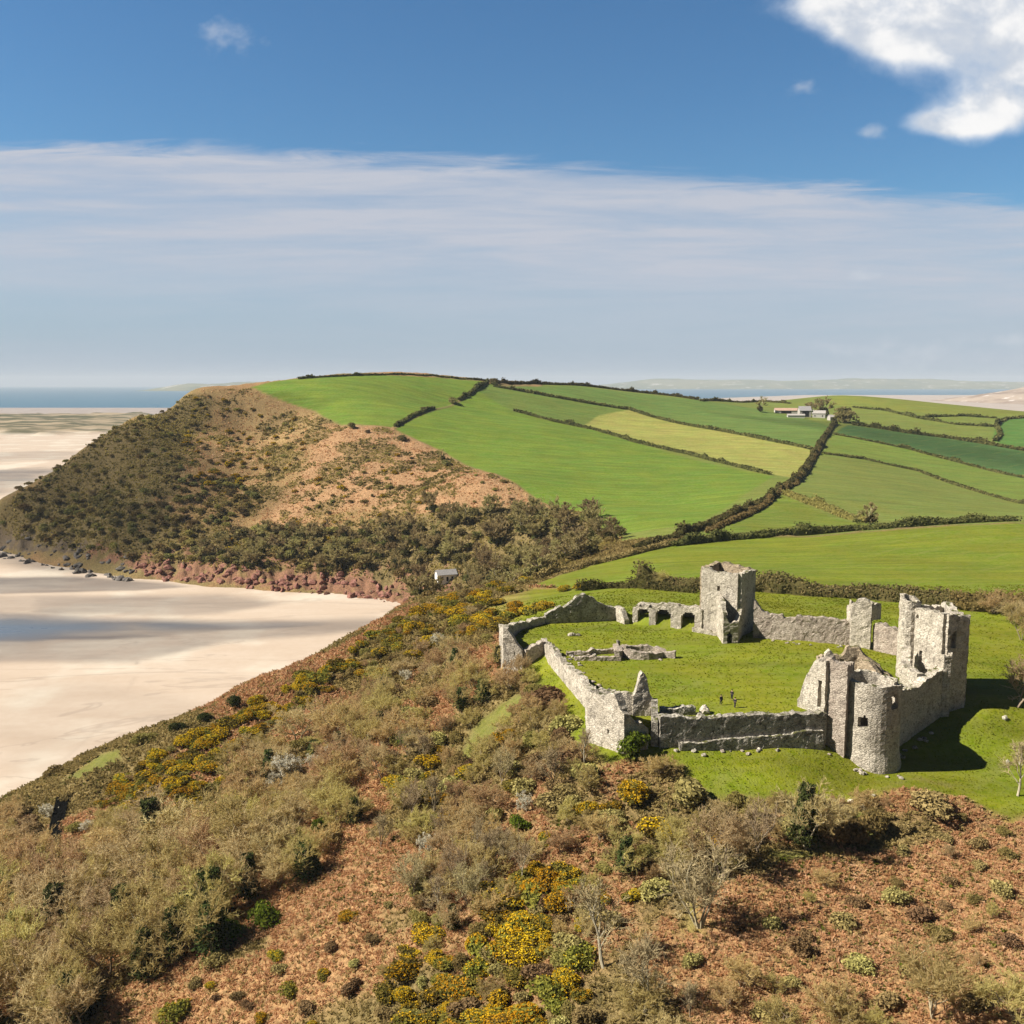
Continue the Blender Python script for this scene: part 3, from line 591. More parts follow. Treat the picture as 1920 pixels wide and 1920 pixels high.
# arcade
ar = empty('arched_wall', (26.6, 210.6, 55)); tag(ar, 'pale back wall pierced by three dark arches, left of the square tower', 'wall', CWALL)
wall('front_face', [(26.6, 210.6), (40.3, 203.2)], 1.3, lin((0, 58.4), (2, 59.6), (6, 59.9), (9, 60.1), (16, 60.0)), holes=[(1.0, 3.9, 54, 58.6, 1.2), (5.3, 8.7, 54, 58.9, 1.5), (11.0, 14.2, 54, 58.9, 1.5), (1.4, 2.3, 58.9, 59.7, 0), (3.9, 5.0, 58.7, 59.5, 0)],
     seed=6, rag=0.25, parent=ar, origin=(26.6, 210.6), cell=0.38).location.z = -55
wall('shade_slab', [(28.2, 211.7), (41.4, 204.6)], 3.4, lin((0, 59.0), (6, 59.4), (16, 59.5)), zbot=58.9, seed=71, rag=0.15, parent=ar, origin=(26.6, 210.6)).location.z = -55  # slab added over the arches to keep the space behind them in shadow
wall('end_wall', [(28.9, 214.2), (26.9, 210.9)], 0.9, lin((0, 58.4), (4, 58.2)), seed=72, rag=0.3, parent=ar, origin=(26.6, 210.6)).location.z = -55  # added to stop sun entering behind the arches from the left end
wall('rear_face', [(28.8, 214.4), (42.3, 207.0)], 1.2, lin((0, 58.3), (16, 59.6)), seed=7, rag=0.3, parent=ar, origin=(26.6, 210.6), mat=ST_D).location.z = -55  # recess darkness put into the stone colour
# corner tower stump
ct = empty('corner_tower', (17, 147, 50)); tag(ct, 'broken pale corner tower stump at the near left corner of the castle', 'tower')
wall('outer_wall', [(20.6, 145.6), (17.3, 144.6), (12.7, 151.2), (13.1, 159.6)], 1.5,
     lin((0, 55.2), (2.0, 55.9), (3.6, zt(1178, 1332, 144.6)), (5.4, zt(1160, 1292, 147)), (7.0, zt(1150, 1297, 148)), (11.2, zt(1118, 1293, 151)), (19, zt(1110, 1291, 159))), seed=8, rag=0.3, parent=ct, origin=(17, 147),
     holes=[(12.4, 12.9, 55.2, 57.0, 0), (13.8, 14.3, 55.2, 56.8, 0), (6.2, 6.7, 53.2, 53.9, 0)]).location.z = -50
wall('inner_wall', [(14.0, 152.5), (18.3, 150.6), (20.3, 150.4)], 1.1, lin((0, 58.8), (3, 58.0), (6, 58.6)), seed=9, rag=0.3, parent=ct, origin=(17, 147)).location.z = -50
sp = wall('pinnacle', [(19.0, 150.2), (22.4, 150.4)], 1.3, lin((0, 58.3), (0.5, 58.9), (0.9, 61.0), (1.3, zt(1207, 1256, 150.4)), (1.9, zt(1207, 1260, 150.4)), (2.3, 60.2), (2.7, 58.6), (3.4, 57.6)), seed=10, rag=0.2, cell=0.34, parent=ct, origin=(17, 147)); sp.location.z = -50
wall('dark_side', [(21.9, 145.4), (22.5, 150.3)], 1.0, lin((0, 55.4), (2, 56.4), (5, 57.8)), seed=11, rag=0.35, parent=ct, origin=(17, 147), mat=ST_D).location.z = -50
# front curtain
fw = empty('front_curtain_wall', (35, 146.6, 51)); tag(fw, 'long dark front curtain wall facing the viewer, with a ledge along its foot', 'wall', CWALL)
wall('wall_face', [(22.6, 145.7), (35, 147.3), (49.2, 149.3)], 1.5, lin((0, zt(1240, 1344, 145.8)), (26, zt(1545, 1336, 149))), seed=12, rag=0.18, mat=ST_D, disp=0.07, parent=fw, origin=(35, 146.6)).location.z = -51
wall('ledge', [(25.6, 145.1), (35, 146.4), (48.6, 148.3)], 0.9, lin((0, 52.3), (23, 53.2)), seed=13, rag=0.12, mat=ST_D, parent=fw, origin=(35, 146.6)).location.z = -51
cw('low_ruin', 'short dark low wall ruin just behind the front curtain wall, right of the pinnacle', 'wall', [(23.4, 150.2), (29.0, 150.7)], 1.2, lin((0, 56.3), (6, 56.4)), seed=14, rag=0.15, mat=ST_D, group=None)
# gate tower by the lower entrance
gt = empty('gate_tower', (50, 149, 50)); tag(gt, 'ruined gate tower block with a slender lit pier, left of the round tower', 'tower')
o_ = (50, 149)
wall('side_wall', [(49.6, 149.4), (46.9, 154.6)], 1.3, lin((0, 64.0), (2.0, 63.8), (3.2, 62.4), (4.4, 60.0), (5.9, 55.8)), seed=15, rag=0.3, parent=gt, origin=o_, holes=[(0.9, 1.4, 56.5, 60.5, 0)]).location.z = -50
wall('pier', [(49.4, 151.4), (49.9, 149.7), (51.7, 147.9), (53.2, 150.0), (51.5, 152.2)], 0.9, lin((0, 64.0), (2, 64.3), (5, 63.8), (9, 63.6)), closed=True, seed=16, rag=0.3, parent=gt, origin=o_, disp=0.07, mat=ST_R).location.z = -50
wall('back_wall', [(62.3, 155.0), (56.8, 157.5), (50.5, 158.2)], 1.2, lin((0, 59.2), (2, 61.0), (4, 62.3), (5.0, 63.0), (5.8, 64.2), (7.6, 64.0), (8.6, 62.7), (12, 62.4)), seed=17, rag=0.35, mat=ST_B, parent=gt, origin=o_).location.z = -50
wall('broken_vault', [(56.9, 156.8), (60.3, 152.2)], 1.0, lin((0, 62.4), (2.4, 61.8), (5.6, 58.6)), seed=18, rag=0.5, mat=ST_B, parent=gt, origin=o_).location.z = -50
wall('chimney_stump', [(50.0, 153.0), (51.4, 152.8)], 0.9, lin((0, 64.2), (0.7, 64.9), (1.4, 64.2)), seed=19, rag=0.2, parent=gt, origin=o_, cell=0.35).location.z = -50
# round tower
rt_ = empty('round_tower', (56.7, 150.0, 47)); tag(rt_, 'round stone tower with a dark window, nearest to the viewer on the lawn', 'tower')
R_ = 3.95; cxy = (56.7, 149.6)
def s_at(deg): return math.radians((deg - 0) % 360) * R_
cp_ = [(cxy[0] + R_ * math.cos(math.radians(a)), cxy[1] + R_ * math.sin(math.radians(a))) for a in np.arange(0, 360, 10)]
wall('drum', cp_, 1.0, lin((0, 60.4), (6.6, 61.2), (12, 61.4), (15.5, 61.1), (18.3, 60.8), (21, 60.9), (24.8, 60.2)), closed=True, seed=21, rag=0.14, parent=rt_, origin=cxy, disp=0.05, batter=0.55, cell=0.34,
     holes=[(s_at(226), s_at(246), 54.1, 56.1, 0.5), (s_at(292), s_at(308), 57.4, 59.7, 0.6)]).location.z = -47
wall('parapet_stub', circ(*cxy, 3.6, 7, 300, 350), 0.6, lin((0, 60.9), (1.5, 61.6), (3, 60.6)), zbot=59.6, seed=22, rag=0.2, parent=rt_, origin=cxy, cell=0.3).location.z = -47
# link wall and great gatehouse
cw('link_wall', 'shaded wall with a broken sloping crest joining the round tower to the great gatehouse', 'wall', [(60.0, 151.6), (66, 157.0), (73.3, 162.6)], 1.6,
   lin((0, 58.2), (5, 57.6), (10, 57.9), (14, 58.4), (17.5, 59.6)), seed=23, rag=0.4)
kp = empty('great_gatehouse', (74.5, 167, 51)); tag(kp, 'tallest ruined gatehouse block, lit on its left face and dark in front', 'gatehouse'); o_ = (74.5, 167)
P0, P1, P2, P3 = (73.4, 162.5), (77.5, 163.9), (78.6, 174.5), (70.9, 171.5)
wall('front_wall', [P0, P1], 1.2, lin((0, 68.3), (2, 67.9), (5, 67.6)), seed=24, rag=0.3, parent=kp, origin=o_, holes=[(0.7, 1.9, 62.6, 65.3, 0.4)]).location.z = -51
wall('right_wall', [P1, P2], 1.2, lin((0, 67.6), (5, 67.2), (12, 67.8)), seed=25, rag=0.4, parent=kp, origin=o_).location.z = -51
wall('rear_wall', [P2, P3], 1.2, lin((0, 67.2), (10, 67.8)), seed=26, rag=0.4, parent=kp, origin=o_).location.z = -51
wall('left_wall', [P3, (72.0, 167.2), P0], 1.2, lin((0, 68.6), (3, 68.0), (9.4, 68.4)), seed=27, rag=0.3, parent=kp, origin=o_, holes=[(4.0, 4.8, 58.6, 60.6, 0.3), (2.6, 3.4, 66.0, 66.8, 0)]).location.z = -51
wall('stair_turret', circ(70.6, 170.8, 1.45, 14), 0.6, lin((0, 68.6), (3, 69.5), (5, 69.0), (7, 68.5), (9, 68.8)), closed=True, seed=28, rag=0.5, parent=kp, origin=o_, cell=0.4).location.z = -51
wall('buttress', [(72.5, 162.2), (73.0, 161.4), (73.9, 161.4), (74.3, 162.2)], 0.6, lin((0, 61.5), (4, 61.5)), seed=29, rag=0.2, parent=kp, origin=o_, cell=0.35).location.z = -51
wall('broken_vault', [(69.2, 168.0), (67.2, 163.2), (68.4, 159.6)], 1.5, lin((0, 61.2), (3, 61.0), (5.4, 59.8), (9, 59.0)), seed=30, rag=0.5, parent=kp, origin=o_).location.z = -51
# rear curtain, turret and square tower
cw('curtain_wall', 'rear curtain wall between the square tower and the broken turret, half in shade', 'wall', [(50.0, 198.6), (58.3, 195.4), (68.2, 192.3)], 1.5, lin((0, 62.6), (1.5, 61.2), (3.5, 60.1), (8, 59.9), (11, 60.6), (14, 60.3), (19, 59.5)), seed=32, rag=0.3, mat=ST_R)
cw('curtain_wall', 'lit stretch of rear curtain wall between the broken turret and the great gatehouse', 'wall', [(72.0, 190.2), (75.6, 184.0), (71.5, 172.6)], 1.4, lin((0, 60.2), (7, 59.4), (19, 60.5)), seed=33, rag=0.3, mat=ST_R)
bt = empty('broken_turret', (70.2, 192, 55)); tag(bt, 'narrow broken turret with a split overhanging top on the rear curtain wall', 'turret'); o_ = (70.2, 192)
wall('lit_wall', [(67.9, 193.6), (68.0, 191.6), (71.0, 189.8)], 1.0, lin((0, 62.5), (2, 63.8), (3.4, 64.6), (5.6, 64.0)), seed=34, rag=0.4, parent=bt, origin=o_, holes=[(0.8, 1.3, 57.5, 58.8, 0)]).location.z = -55
wall('overhang', [(70.6, 190.0), (72.6, 191.4), (71.8, 194.0)], 1.2, lin((0, 64.4), (2, 63.6), (4, 62.8)), zbot=60.6, seed=35, rag=0.5, parent=bt, origin=o_).location.z = -55
wall('rear_wall', [(71.8, 194.2), (68.2, 194.2)], 1.0, lin((0, 62.0), (4, 63.2)), seed=36, rag=0.4, parent=bt, origin=o_).location.z = -55
sq = empty('square_tower', (45.6, 204, 55)); tag(sq, 'square stone tower with a small slit window at the back of the castle green', 'tower'); o_ = (45.6, 204)
L_, Fp, Rr, Bk = (40.2, 203.6), (46.7, 198.7), (51.0, 204.4), (44.6, 209.4)
wall('left_wall', [L_, Fp], 1.2, lin((0, 68.6), (1, 68.9), (3, 67.9), (5, 68.4), (8, 68.1)), seed=37, rag=0.16, parent=sq, origin=o_, disp=0.06, cell=0.36, holes=[(3.7, 4.2, 64.2, 65.4, 0.2)]).location.z = -55
wall('right_wall', [Fp, Rr], 1.2, lin((0, 68.3), (7, 68.0)), seed=38, rag=0.16, parent=sq, origin=o_, disp=0.06).location.z = -55
wall('rear_wall', [Rr, Bk, L_], 1.2, lin((0, 68.2), (8, 68.9), (14, 68.7)), seed=39, rag=0.3, parent=sq, origin=o_, mat=ST_B).location.z = -55
wall('forebuilding', [(43.1, 201.0), (42.9, 193.6), (45.2, 193.8), (47.2, 198.9)], 0.9, lin((0, 63.0), (2.5, 63.6), (5.5, 62.9), (7.2, 61.0), (8.2, 58.6), (11, 59.6), (15, 61.0)), seed=40, rag=0.35, parent=sq, origin=o_, holes=[(7.9, 9.0, 54, 57.2, 0.4)]).location.z = -55
wall('plinth', [(39.6, 203.9), (38.6, 202.8), (42.9, 199.4)], 0.9, lin((0, 56.2), (7, 55.7)), seed=41, rag=0.1, parent=sq, origin=o_).location.z = -55
# foundations on the green
fd = empty('building_foundations', (21, 184, 55)); tag(fd, 'low stone foundations with a round oven in the middle of the green', 'ruin'); o_ = (21, 184)
wall('near_wall', [(11.8, 181.3), (20.6, 181.0)], 0.9, lin((0, 55.7), (9, 55.9)), seed=42, rag=0.12, parent=fd, origin=o_, mat=ST_R, cell=0.35).location.z = -55
wall('far_wall', [(10.5, 184.8), (14.6, 184.8), (15.4, 185.2), (20.5, 186.5)], 0.9, lin((0, 55.6), (4, 55.7), (5, 56.3), (6, 55.6), (10, 55.8)), seed=43, rag=0.15, parent=fd, origin=o_, mat=ST_R, cell=0.35).location.z = -55
wall('cross_wall', [(19.8, 180.8), (20.6, 183.2), (20.2, 187)], 1.0, lin((0, 57.0), (2, 56.6), (6, 56.6)), seed=44, rag=0.2, parent=fd, origin=o_, mat=ST_R, cell=0.35).location.z = -55
wall('oven_ring', [(25.2 + 3.9 * math.cos(a), 184.6 + 2.6 * math.sin(a)) for a in np.radians(np.arange(0, 360, 20))], 1.3, lin((0, 56.1), (10, 56.6), (20, 56.0)), closed=True, seed=45, rag=0.12, parent=fd, origin=o_, mat=ST_R, cell=0.35).location.z = -55
wall('end_wall', [(28.8, 183.6), (31.2, 182.6)], 1.0, lin((0, 55.9), (2.4, 56.4)), seed=46, rag=0.15, parent=fd, origin=o_, mat=ST_R, cell=0.35).location.z = -55
wall('upright_stone', [(20.6, 188.2), (21.2, 188.3)], 0.5, lin((0, 56.9), (0.6, 56.8)), seed=47, rag=0.1, parent=fd, origin=o_, mat=ST_D, cell=0.3).location.z = -55

# loose rocks
def rock_mesh(name, seed, sx, sy, sz, mat, sub=3, jag=1.0):
    import bmesh
    bm = bmesh.new(); bmesh.ops.create_icosphere(bm, subdivisions=sub, radius=1.0)
    for v in bm.verts:
        c = v.co
        k = 1.0 + jag * (0.55 * (vnoise(c.x * 1.3 + c.z * 0.9 + seed, c.y * 1.3 + c.z * 0.7, seed) - 0.5) + 0.3 * (vnoise(c.x * 3.7 + seed, c.y * 3.7 + c.z * 3.1, seed + 3) - 0.5))
        v.co = Vector((c.x * k * sx, c.y * k * sy, c.z * k * sz))
    me = bpy.data.meshes.new(name); bm.to_mesh(me); bm.free(); me.materials.append(mat); return me
def put_mesh(name, me, loc, rz=0.0, sc=(1, 1, 1)):
    o = bpy.data.objects.new(name, me); COL.objects.link(o); o.location = loc; o.rotation_euler = (0, 0, rz); o.scale = sc; return o
def gpt(px, py): return PP((px, py))[0]
for (px, py, s, lab) in [(1320, 1337, (0.9, 0.8, 0.85), 'rounded grey boulder on the grass behind the front curtain wall'),
                         (1072, 1192, (0.9, 0.6, 0.5), 'pale stone lying on the green in front of the gable wall'),
                         (1083, 1192, (0.8, 0.5, 0.42), 'dark sided stone lying right beside the pale stone on the green'),
                         (1595, 1503, (0.5, 0.32, 0.3), 'whitish stone at the lower edge of the lawn above the bracken'),
                         (1884, 1348, (0.5, 0.42, 0.4), 'whitish stone beside the long shadow right of the great gatehouse'),
                         (1889, 1430, (0.3, 0.25, 0.4), 'small cream stone beside the white trunked tree at the right edge'),
                         (1637, 1491, (0.45, 0.3, 0.2), 'tiny pale stone on the lawn right of the whitish stone')]:
    p = gpt(px, py)
    wm = stone_mat('bleached_stone', (0.62, 0.60, 0.48), (0.45, 0.42, 0.32), (0.25, 0.22, 0.16), 0.2, 0.2) if 'whitish' in lab or 'cream' in lab or 'tiny' in lab else ST
    tag(put_mesh('boulder', rock_mesh('boulder', px % 17, *s, wm), (p[0], p[1], GZ(p[0], p[1]) + s[2] * 0.45)), lab, 'rock')

rng = np.random.default_rng(3); FS = [rock_mesh('fallen_stone', 90 + i, 0.42, 0.30, 0.24, [ST, ST_R, ST_D][i % 3], 2, 1.5) for i in range(6)]
for pth, n, off, where in [([(49, 148.2), (35, 146.0), (24, 144.8)], 12, (-1.6, 0.2), 'on the grass along the foot of the front curtain wall'), ([(16, 160), (12.5, 177), (9, 192)], 10, (-0.2, 1.6), 'inside the long left curtain wall'),
                           ([(52, 196.5), (66, 191.5)], 9, (-2.2, -0.6), 'below the rear curtain wall'), ([(62, 152), (71, 159.5)], 9, (-2.5, -0.8), 'in the shade below the link wall'), ([(12, 183), (30, 183)], 10, (-2.4, 3.2), 'among the low foundations'), ([(52, 144.5), (60, 144.5)], 7, (-0.6, 0.8), 'around the foot of the round tower')]:
    P_ = np.array(pth); t_ = np.linspace(0, 1, len(P_))
    for i in range(n):
        u = rng.random(); x = np.interp(u, t_, P_[:, 0]) + rng.normal() * 0.3; y = np.interp(u, t_, P_[:, 1]) + rng.uniform(*off); k = rng.uniform(0.5, 1.3)
        tag(put_mesh('fallen_stone', FS[i % 6], (x, y, float(GZ(x, y)) + 0.08 * k), rng.uniform(0, 6.28), (k, k, k)), f"{'larger' if k > 0.9 else 'small'} fallen stone {where}", 'stone', f'fallen stones {where}')
# ------------------------------------------------------------------ vegetation: materials
def leafmat(name, cols, transl=0.25, var=0.0):
    m, t, out = newmat(name); a = N(t, 'ShaderNodeAttribute', attribute_name='rnd').outputs['Fac']
    oi = N(t, 'ShaderNodeObjectInfo').outputs['Random']
    rp = N(t, 'ShaderNodeValToRGB'); t.links.new(a, rp.inputs[0]); e = rp.color_ramp.elements
    e[0].position = 0; e[0].color = (*cols[0], 1); e[1].position = 1; e[1].color = (*cols[-1], 1)
    for i, c in enumerate(cols[1:-1]):
        x = e.new((i + 1) / (len(cols) - 1)); x.color = (*c, 1)
    c = N(t, 'ShaderNodeHueSaturation', ins={'Hue': MR(t, oi, 0, 1, 0.5 - var * 0.12, 0.5 + var * 0.12, False), 'Value': MR(t, oi, 0, 1, 1 - var, 1 + var, False), 'Color': rp.outputs[0]}).outputs[0]
    d = N(t, 'ShaderNodeBsdfDiffuse', ins={'Color': c, 'Roughness': 0.8})
    if transl:
        tr = N(t, 'ShaderNodeBsdfTranslucent', ins={'Color': c}); mx = N(t, 'ShaderNodeMixShader', ins={0: transl, 1: d.outputs[0], 2: tr.outputs[0]}); t.links.new(mx.outputs[0], out.inputs[0])
    else: t.links.new(d.outputs[0], out.inputs[0])
    return m
M_TWIG = leafmat('bare_twigs', [(0.36, 0.275, 0.13), (0.58, 0.46, 0.24), (0.74, 0.61, 0.36)], 0.55, 0.13)
M_TWIGO = leafmat('olive_twigs', [(0.33, 0.28, 0.095), (0.54, 0.45, 0.175), (0.70, 0.59, 0.28)], 0.55, 0.13)
M_TWIGB = leafmat('brown_twigs', [(0.35, 0.245, 0.11), (0.56, 0.41, 0.20), (0.73, 0.56, 0.31)], 0.55, 0.13)
M_TWIG2 = leafmat('pale_twigs', [(0.26, 0.21, 0.11), (0.42, 0.34, 0.19), (0.56, 0.46, 0.27)], 0.15, 0.15)
M_TWIGF = leafmat('distant_twigs', [(0.24, 0.205, 0.085), (0.40, 0.33, 0.15), (0.55, 0.45, 0.23)], 0.45, 0.2)
M_BARK = leafmat('bark', [(0.24, 0.20, 0.13), (0.42, 0.35, 0.24)], 0, 0.2)
M_BARKW = leafmat('white_bark', [(0.36, 0.32, 0.23), (0.52, 0.46, 0.34)], 0, 0.1)
M_GORSE = leafmat('gorse_spines', [(0.09, 0.09, 0.018), (0.20, 0.175, 0.035), (0.32, 0.255, 0.055)], 0.2, 0.25)
M_YEL = leafmat('gorse_blossom', [(0.46, 0.26, 0.010), (0.64, 0.39, 0.016), (0.74, 0.50, 0.04)], 0.25, 0.15)
M_WHITE = leafmat('white_blossom', [(0.50, 0.48, 0.38), (0.68, 0.66, 0.56), (0.80, 0.77, 0.66)], 0.6, 0.08)
M_IVY = leafmat('ivy_leaves', [(0.025, 0.038, 0.012), (0.065, 0.082, 0.024), (0.14, 0.155, 0.05)], 0.2, 0.25)
M_FRESH = leafmat('fresh_leaves', [(0.06, 0.09, 0.012), (0.12, 0.17, 0.018), (0.20, 0.24, 0.035)], 0.35, 0.2)
M_BRAM = leafmat('bramble', [(0.15, 0.11, 0.045), (0.30, 0.225, 0.09), (0.44, 0.335, 0.15)], 0.2, 0.35)
M_OLIVE = leafmat('olive_scrub', [(0.15, 0.13, 0.042), (0.31, 0.25, 0.085), (0.46, 0.37, 0.14)], 0.5, 0.25)
M_HEATH = leafmat('heath_scrub', [(0.12, 0.105, 0.032), (0.27, 0.22, 0.065), (0.43, 0.345, 0.11)], 0.5, 0.0)
M_DARKB = leafmat('dark_scrub', [(0.12, 0.115, 0.042), (0.24, 0.21, 0.078), (0.36, 0.30, 0.13)], 0.5, 0.3)
M_HEDGE = leafmat('hedge_leaves', [(0.055, 0.060, 0.020), (0.13, 0.125, 0.040), (0.23, 0.195, 0.072)], 0.3, 0.25)
M_BRK = leafmat('dead_bracken', [(0.44, 0.245, 0.115), (0.62, 0.375, 0.20), (0.76, 0.54, 0.335)], 0.55, 0.0)
M_UND = leafmat('undergrowth', [(0.20, 0.155, 0.055), (0.38, 0.295, 0.115), (0.54, 0.42, 0.19)], 0.45, 0.0)

# ------------------------------------------------------------------ vegetation: shapes
class Buf:
    def __init__(s): s.v = []; s.q = []; s.t = []; s.r = []; s.n = 0
    def add(s, v, q=None, t=None, r=0.5):
        v = np.asarray(v, float).reshape(-1, 3); s.v.append(v)
        if q is not None and len(q): s.q.append(np.asarray(q) + s.n)
        if t is not None and len(t): s.t.append(np.asarray(t) + s.n)
        s.r.append(np.full(len(v), r) if np.isscalar(r) else np.asarray(r)); s.n += len(v)
    def me(s, name, mat):
        return mesh(name, np.concatenate(s.v), np.concatenate(s.q) if s.q else None, np.concatenate(s.t) if s.t else None, mat=mat, at={'rnd': np.concatenate(s.r)}, link=False)
def unit(a): return a / (np.linalg.norm(a, axis=-1, keepdims=True) + 1e-9)
def ribbons(buf, p, q, w0, w1, rng, r):
    """thin flat twigs between points p and q"""
    p = np.asarray(p); q = np.asarray(q); n = len(p); d = unit(q - p); s = unit(np.cross(d, unit(rng.normal(size=(n, 3)))))
    V = np.stack([p - s * w0[:, None], p + s * w0[:, None], q + s * w1[:, None], q - s * w1[:, None]], 1)
    buf.add(V, q=np.arange(n * 4).reshape(n, 4), r=np.repeat(r, 4))
def tube(buf, p, q, r0, r1, k=6, rnd=0.5):
    p = np.array(p, float); q = np.array(q, float); d = unit(q - p); a = unit(np.cross(d, [0.3, 0.5, 0.8])); b = np.cross(d, a)
    an = np.arange(k) * 2 * math.pi / k; c = np.cos(an)[:, None] * a + np.sin(an)[:, None] * b
    i = np.arange(k); buf.add(np.concatenate([p + c * r0, q + c * r1]), q=np.stack([i, (i + 1) % k, k + (i + 1) % k, k + i], -1), r=rnd)
def leaves(buf, c, size, rng, nrm=None, rr=(0, 1), asp=0.6):
    """leaf-sized faces at points c"""
    n = len(c); a = unit(rng.normal(size=(n, 3)))
    if nrm is not None: a = unit(a * 0.9 + nrm * 0.8)
    t = unit(np.cross(a, rng.normal(size=(n, 3)))); b = np.cross(a, t); s = (size * rng.uniform(0.6, 1.4, n))[:, None]
    V = np.stack([c - t * s - b * s * asp * 0.3, c + t * s * 0.2 - b * s * asp, c + t * s, c + t * s * 0.1 + b * s * asp], 1)
    buf.add(V, q=np.arange(n * 4).reshape(n, 4), r=np.repeat(rng.uniform(*rr, n), 4))
def lobes_pts(rng, lobes, n, fill=0.35):
    w = np.array([l[3] ** 2 for l in lobes]); k = rng.choice(len(lobes), n, p=w / w.sum()); L = np.array(lobes)[k]
    d = unit(rng.normal(size=(n, 3))); d[:, 2] = np.where(d[:, 2] < -0.6, -d[:, 2], d[:, 2])
    rad = L[:, 3] * np.where(rng.random(n) < fill, rng.random(n) ** 0.5, rng.uniform(0.82, 1.12, n))
    return L[:, :3] + d * rad[:, None] * np.array([1, 1, 0.85]), d
def bare_parts(seed, h, spread, stems, n1=6, n2=5, n3=5, spray=6, wide=1.0, thin=1.0, upr=0.5):
    """trunk mesh buffer and crown buffer of a leafless tree: stems, limbs, branches and sprays of twigs"""
    rng = np.random.default_rng(seed); T_ = Buf(); K_ = Buf()
    lim = []
    for sidx in range(stems):
        a = rng.uniform(0, 6.28); lean = (0.12 if stems == 1 else 0.35) * spread / h * 2 * rng.uniform(0.5, 1.2)
        p = np.array([math.cos(a) * 0.02, math.sin(a) * 0.02, -0.4]); d = unit(np.array([math.cos(a) * lean, math.sin(a) * lean, 1.0]))
        hh = h * rng.uniform(0.5, 0.66); k = 5; r0 = h * 0.016 * wide / (1 + 0.25 * (stems - 1)) + 0.03
        pts = [p]
        for i in range(k):
            d = unit(d + rng.normal(size=3) * 0.10); p = p + d * (hh + 0.4) / k; pts.append(p)
        for i in range(k): tube(T_, pts[i], pts[i + 1], r0 * (1 - 0.75 * i / k), r0 * (1 - 0.75 * (i + 1) / k), 6, rng.uniform(0.2, 0.9))
        for j in range(n1):
            f = rng.uniform(0.30, 1.0) if j else 1.0; x = f * k; i = min(int(x), k - 1); b = pts[i] + (pts[i + 1] - pts[i]) * (x - i)
            az_ = j * 2.4 + rng.uniform(-0.5, 0.5); out = spread * (0.95 - 0.45 * f); dd = unit(np.array([math.cos(az_) * out, math.sin(az_) * out, h * upr * (0.35 + 0.3 * f)]))
            lim.append((b, dd, h * rng.uniform(0.24, 0.36) * (1.15 - 0.45 * f), r0 * 0.42))
    P, Q, A, B, R = [], [], [], [], []
    br = []
    for b, d, L, r in lim:
        m = b + d * L * 0.5; e = m + unit(d + np.array([0, 0, 0.25]) + rng.normal(size=3) * 0.18) * L * 0.5
        tube(T_, b, m, r, r * 0.7, 5, rng.uniform(0.2, 0.9)); tube(T_, m, e, r * 0.7, r * 0.3, 5, rng.uniform(0.2, 0.9))
        for j in range(n2):
            f = rng.uniform(0.25, 1.0) if j else 1.0; s = b + (m - b) * min(1, 2 * f) + (e - m) * max(0, 2 * f - 1)
            br.append((s, unit(d + rng.normal(size=3) * 0.55 + np.array([0, 0, 0.30])), L * rng.uniform(0.45, 0.75)))
    sp_ = []
    for b, d, L in br:
        m = b + d * L * 0.5; e = m + unit(d + rng.normal(size=3) * 0.3 + np.array([0, 0, 0.2])) * L * 0.5
        for u, v in ((b, m), (m, e)): P.append(u); Q.append(v); A.append(0.055 * thin); B.append(0.035 * thin); R.append(rng.uniform(0.1, 0.8))
        for j in range(n3):
            f = rng.uniform(0.15, 1.0); s = b + (m - b) * min(1, 2 * f) + (e - m) * max(0, 2 * f - 1)
            sp_.append((s, unit(d + rng.normal(size=3) * 0.6 + np.array([0, 0, 0.15])), L * rng.uniform(0.4, 0.7)))
    for b, d, L in sp_:
        e = b + d * L; P.append(b); Q.append(e); A.append(0.032 * thin); B.append(0.018 * thin); R.append(rng.uniform(0.1, 0.9))
        for j in range(spray):
            s = b + d * L * rng.uniform(0.3, 1.0); P.append(s); Q.append(s + unit(d + rng.normal(size=3) * 0.65 + np.array([0, 0, 0.25])) * L * rng.uniform(0.35, 0.7)); A.append(0.022 * thin); B.append(0.010 * thin); R.append(rng.uniform(0.15, 1.0))
    ribbons(K_, np.array(P), np.array(Q), np.array(A), np.array(B), rng, np.array(R))
    return T_, K_
PROTO = {}
def proto(kind, *parts):
    PROTO.setdefault(kind, []).append(parts)                # parts: (name, mesh) pairs; a copy shares the meshes
def unitscale(bufs, h): return bufs
for i in range(6):
    t_, k_ = bare_parts(100 + i, 8.0, 4.4 + 0.4 * (i % 3), [2, 3, 4, 2, 3, 5][i], n1=[9, 7, 6, 10, 7, 5][i], n3=6, spray=7)
    proto('bare_tree', ('trunk', t_.me('trunk', M_BARK)), ('crown', k_.me('crown', [M_TWIG, M_TWIGO, M_TWIGB][i % 3])))
for i in range(4):
    t_, k_ = bare_parts(120 + i, 8.0, 2.1, [2, 1, 4, 2][i], n1=[7, 9, 5, 7][i], upr=0.75, spray=7, thin=0.75)
    proto('pale_tree', ('trunk', t_.me('trunk', M_BARKW if i == 1 else M_BARK)), ('crown', k_.me('crown', M_TWIG2)))
for i in range(5):
    t_, k_ = bare_parts(140 + i, 4.0, 3.2, 6, n1=6, n2=5, n3=5, spray=6, thin=0.8, upr=0.5)
    proto('bare_shrub', ('stems', t_.me('stems', M_BARK)), ('crown', k_.me('crown', [M_TWIGB, M_TWIGO, M_TWIG, M_TWIGO, M_TWIGB][i])))
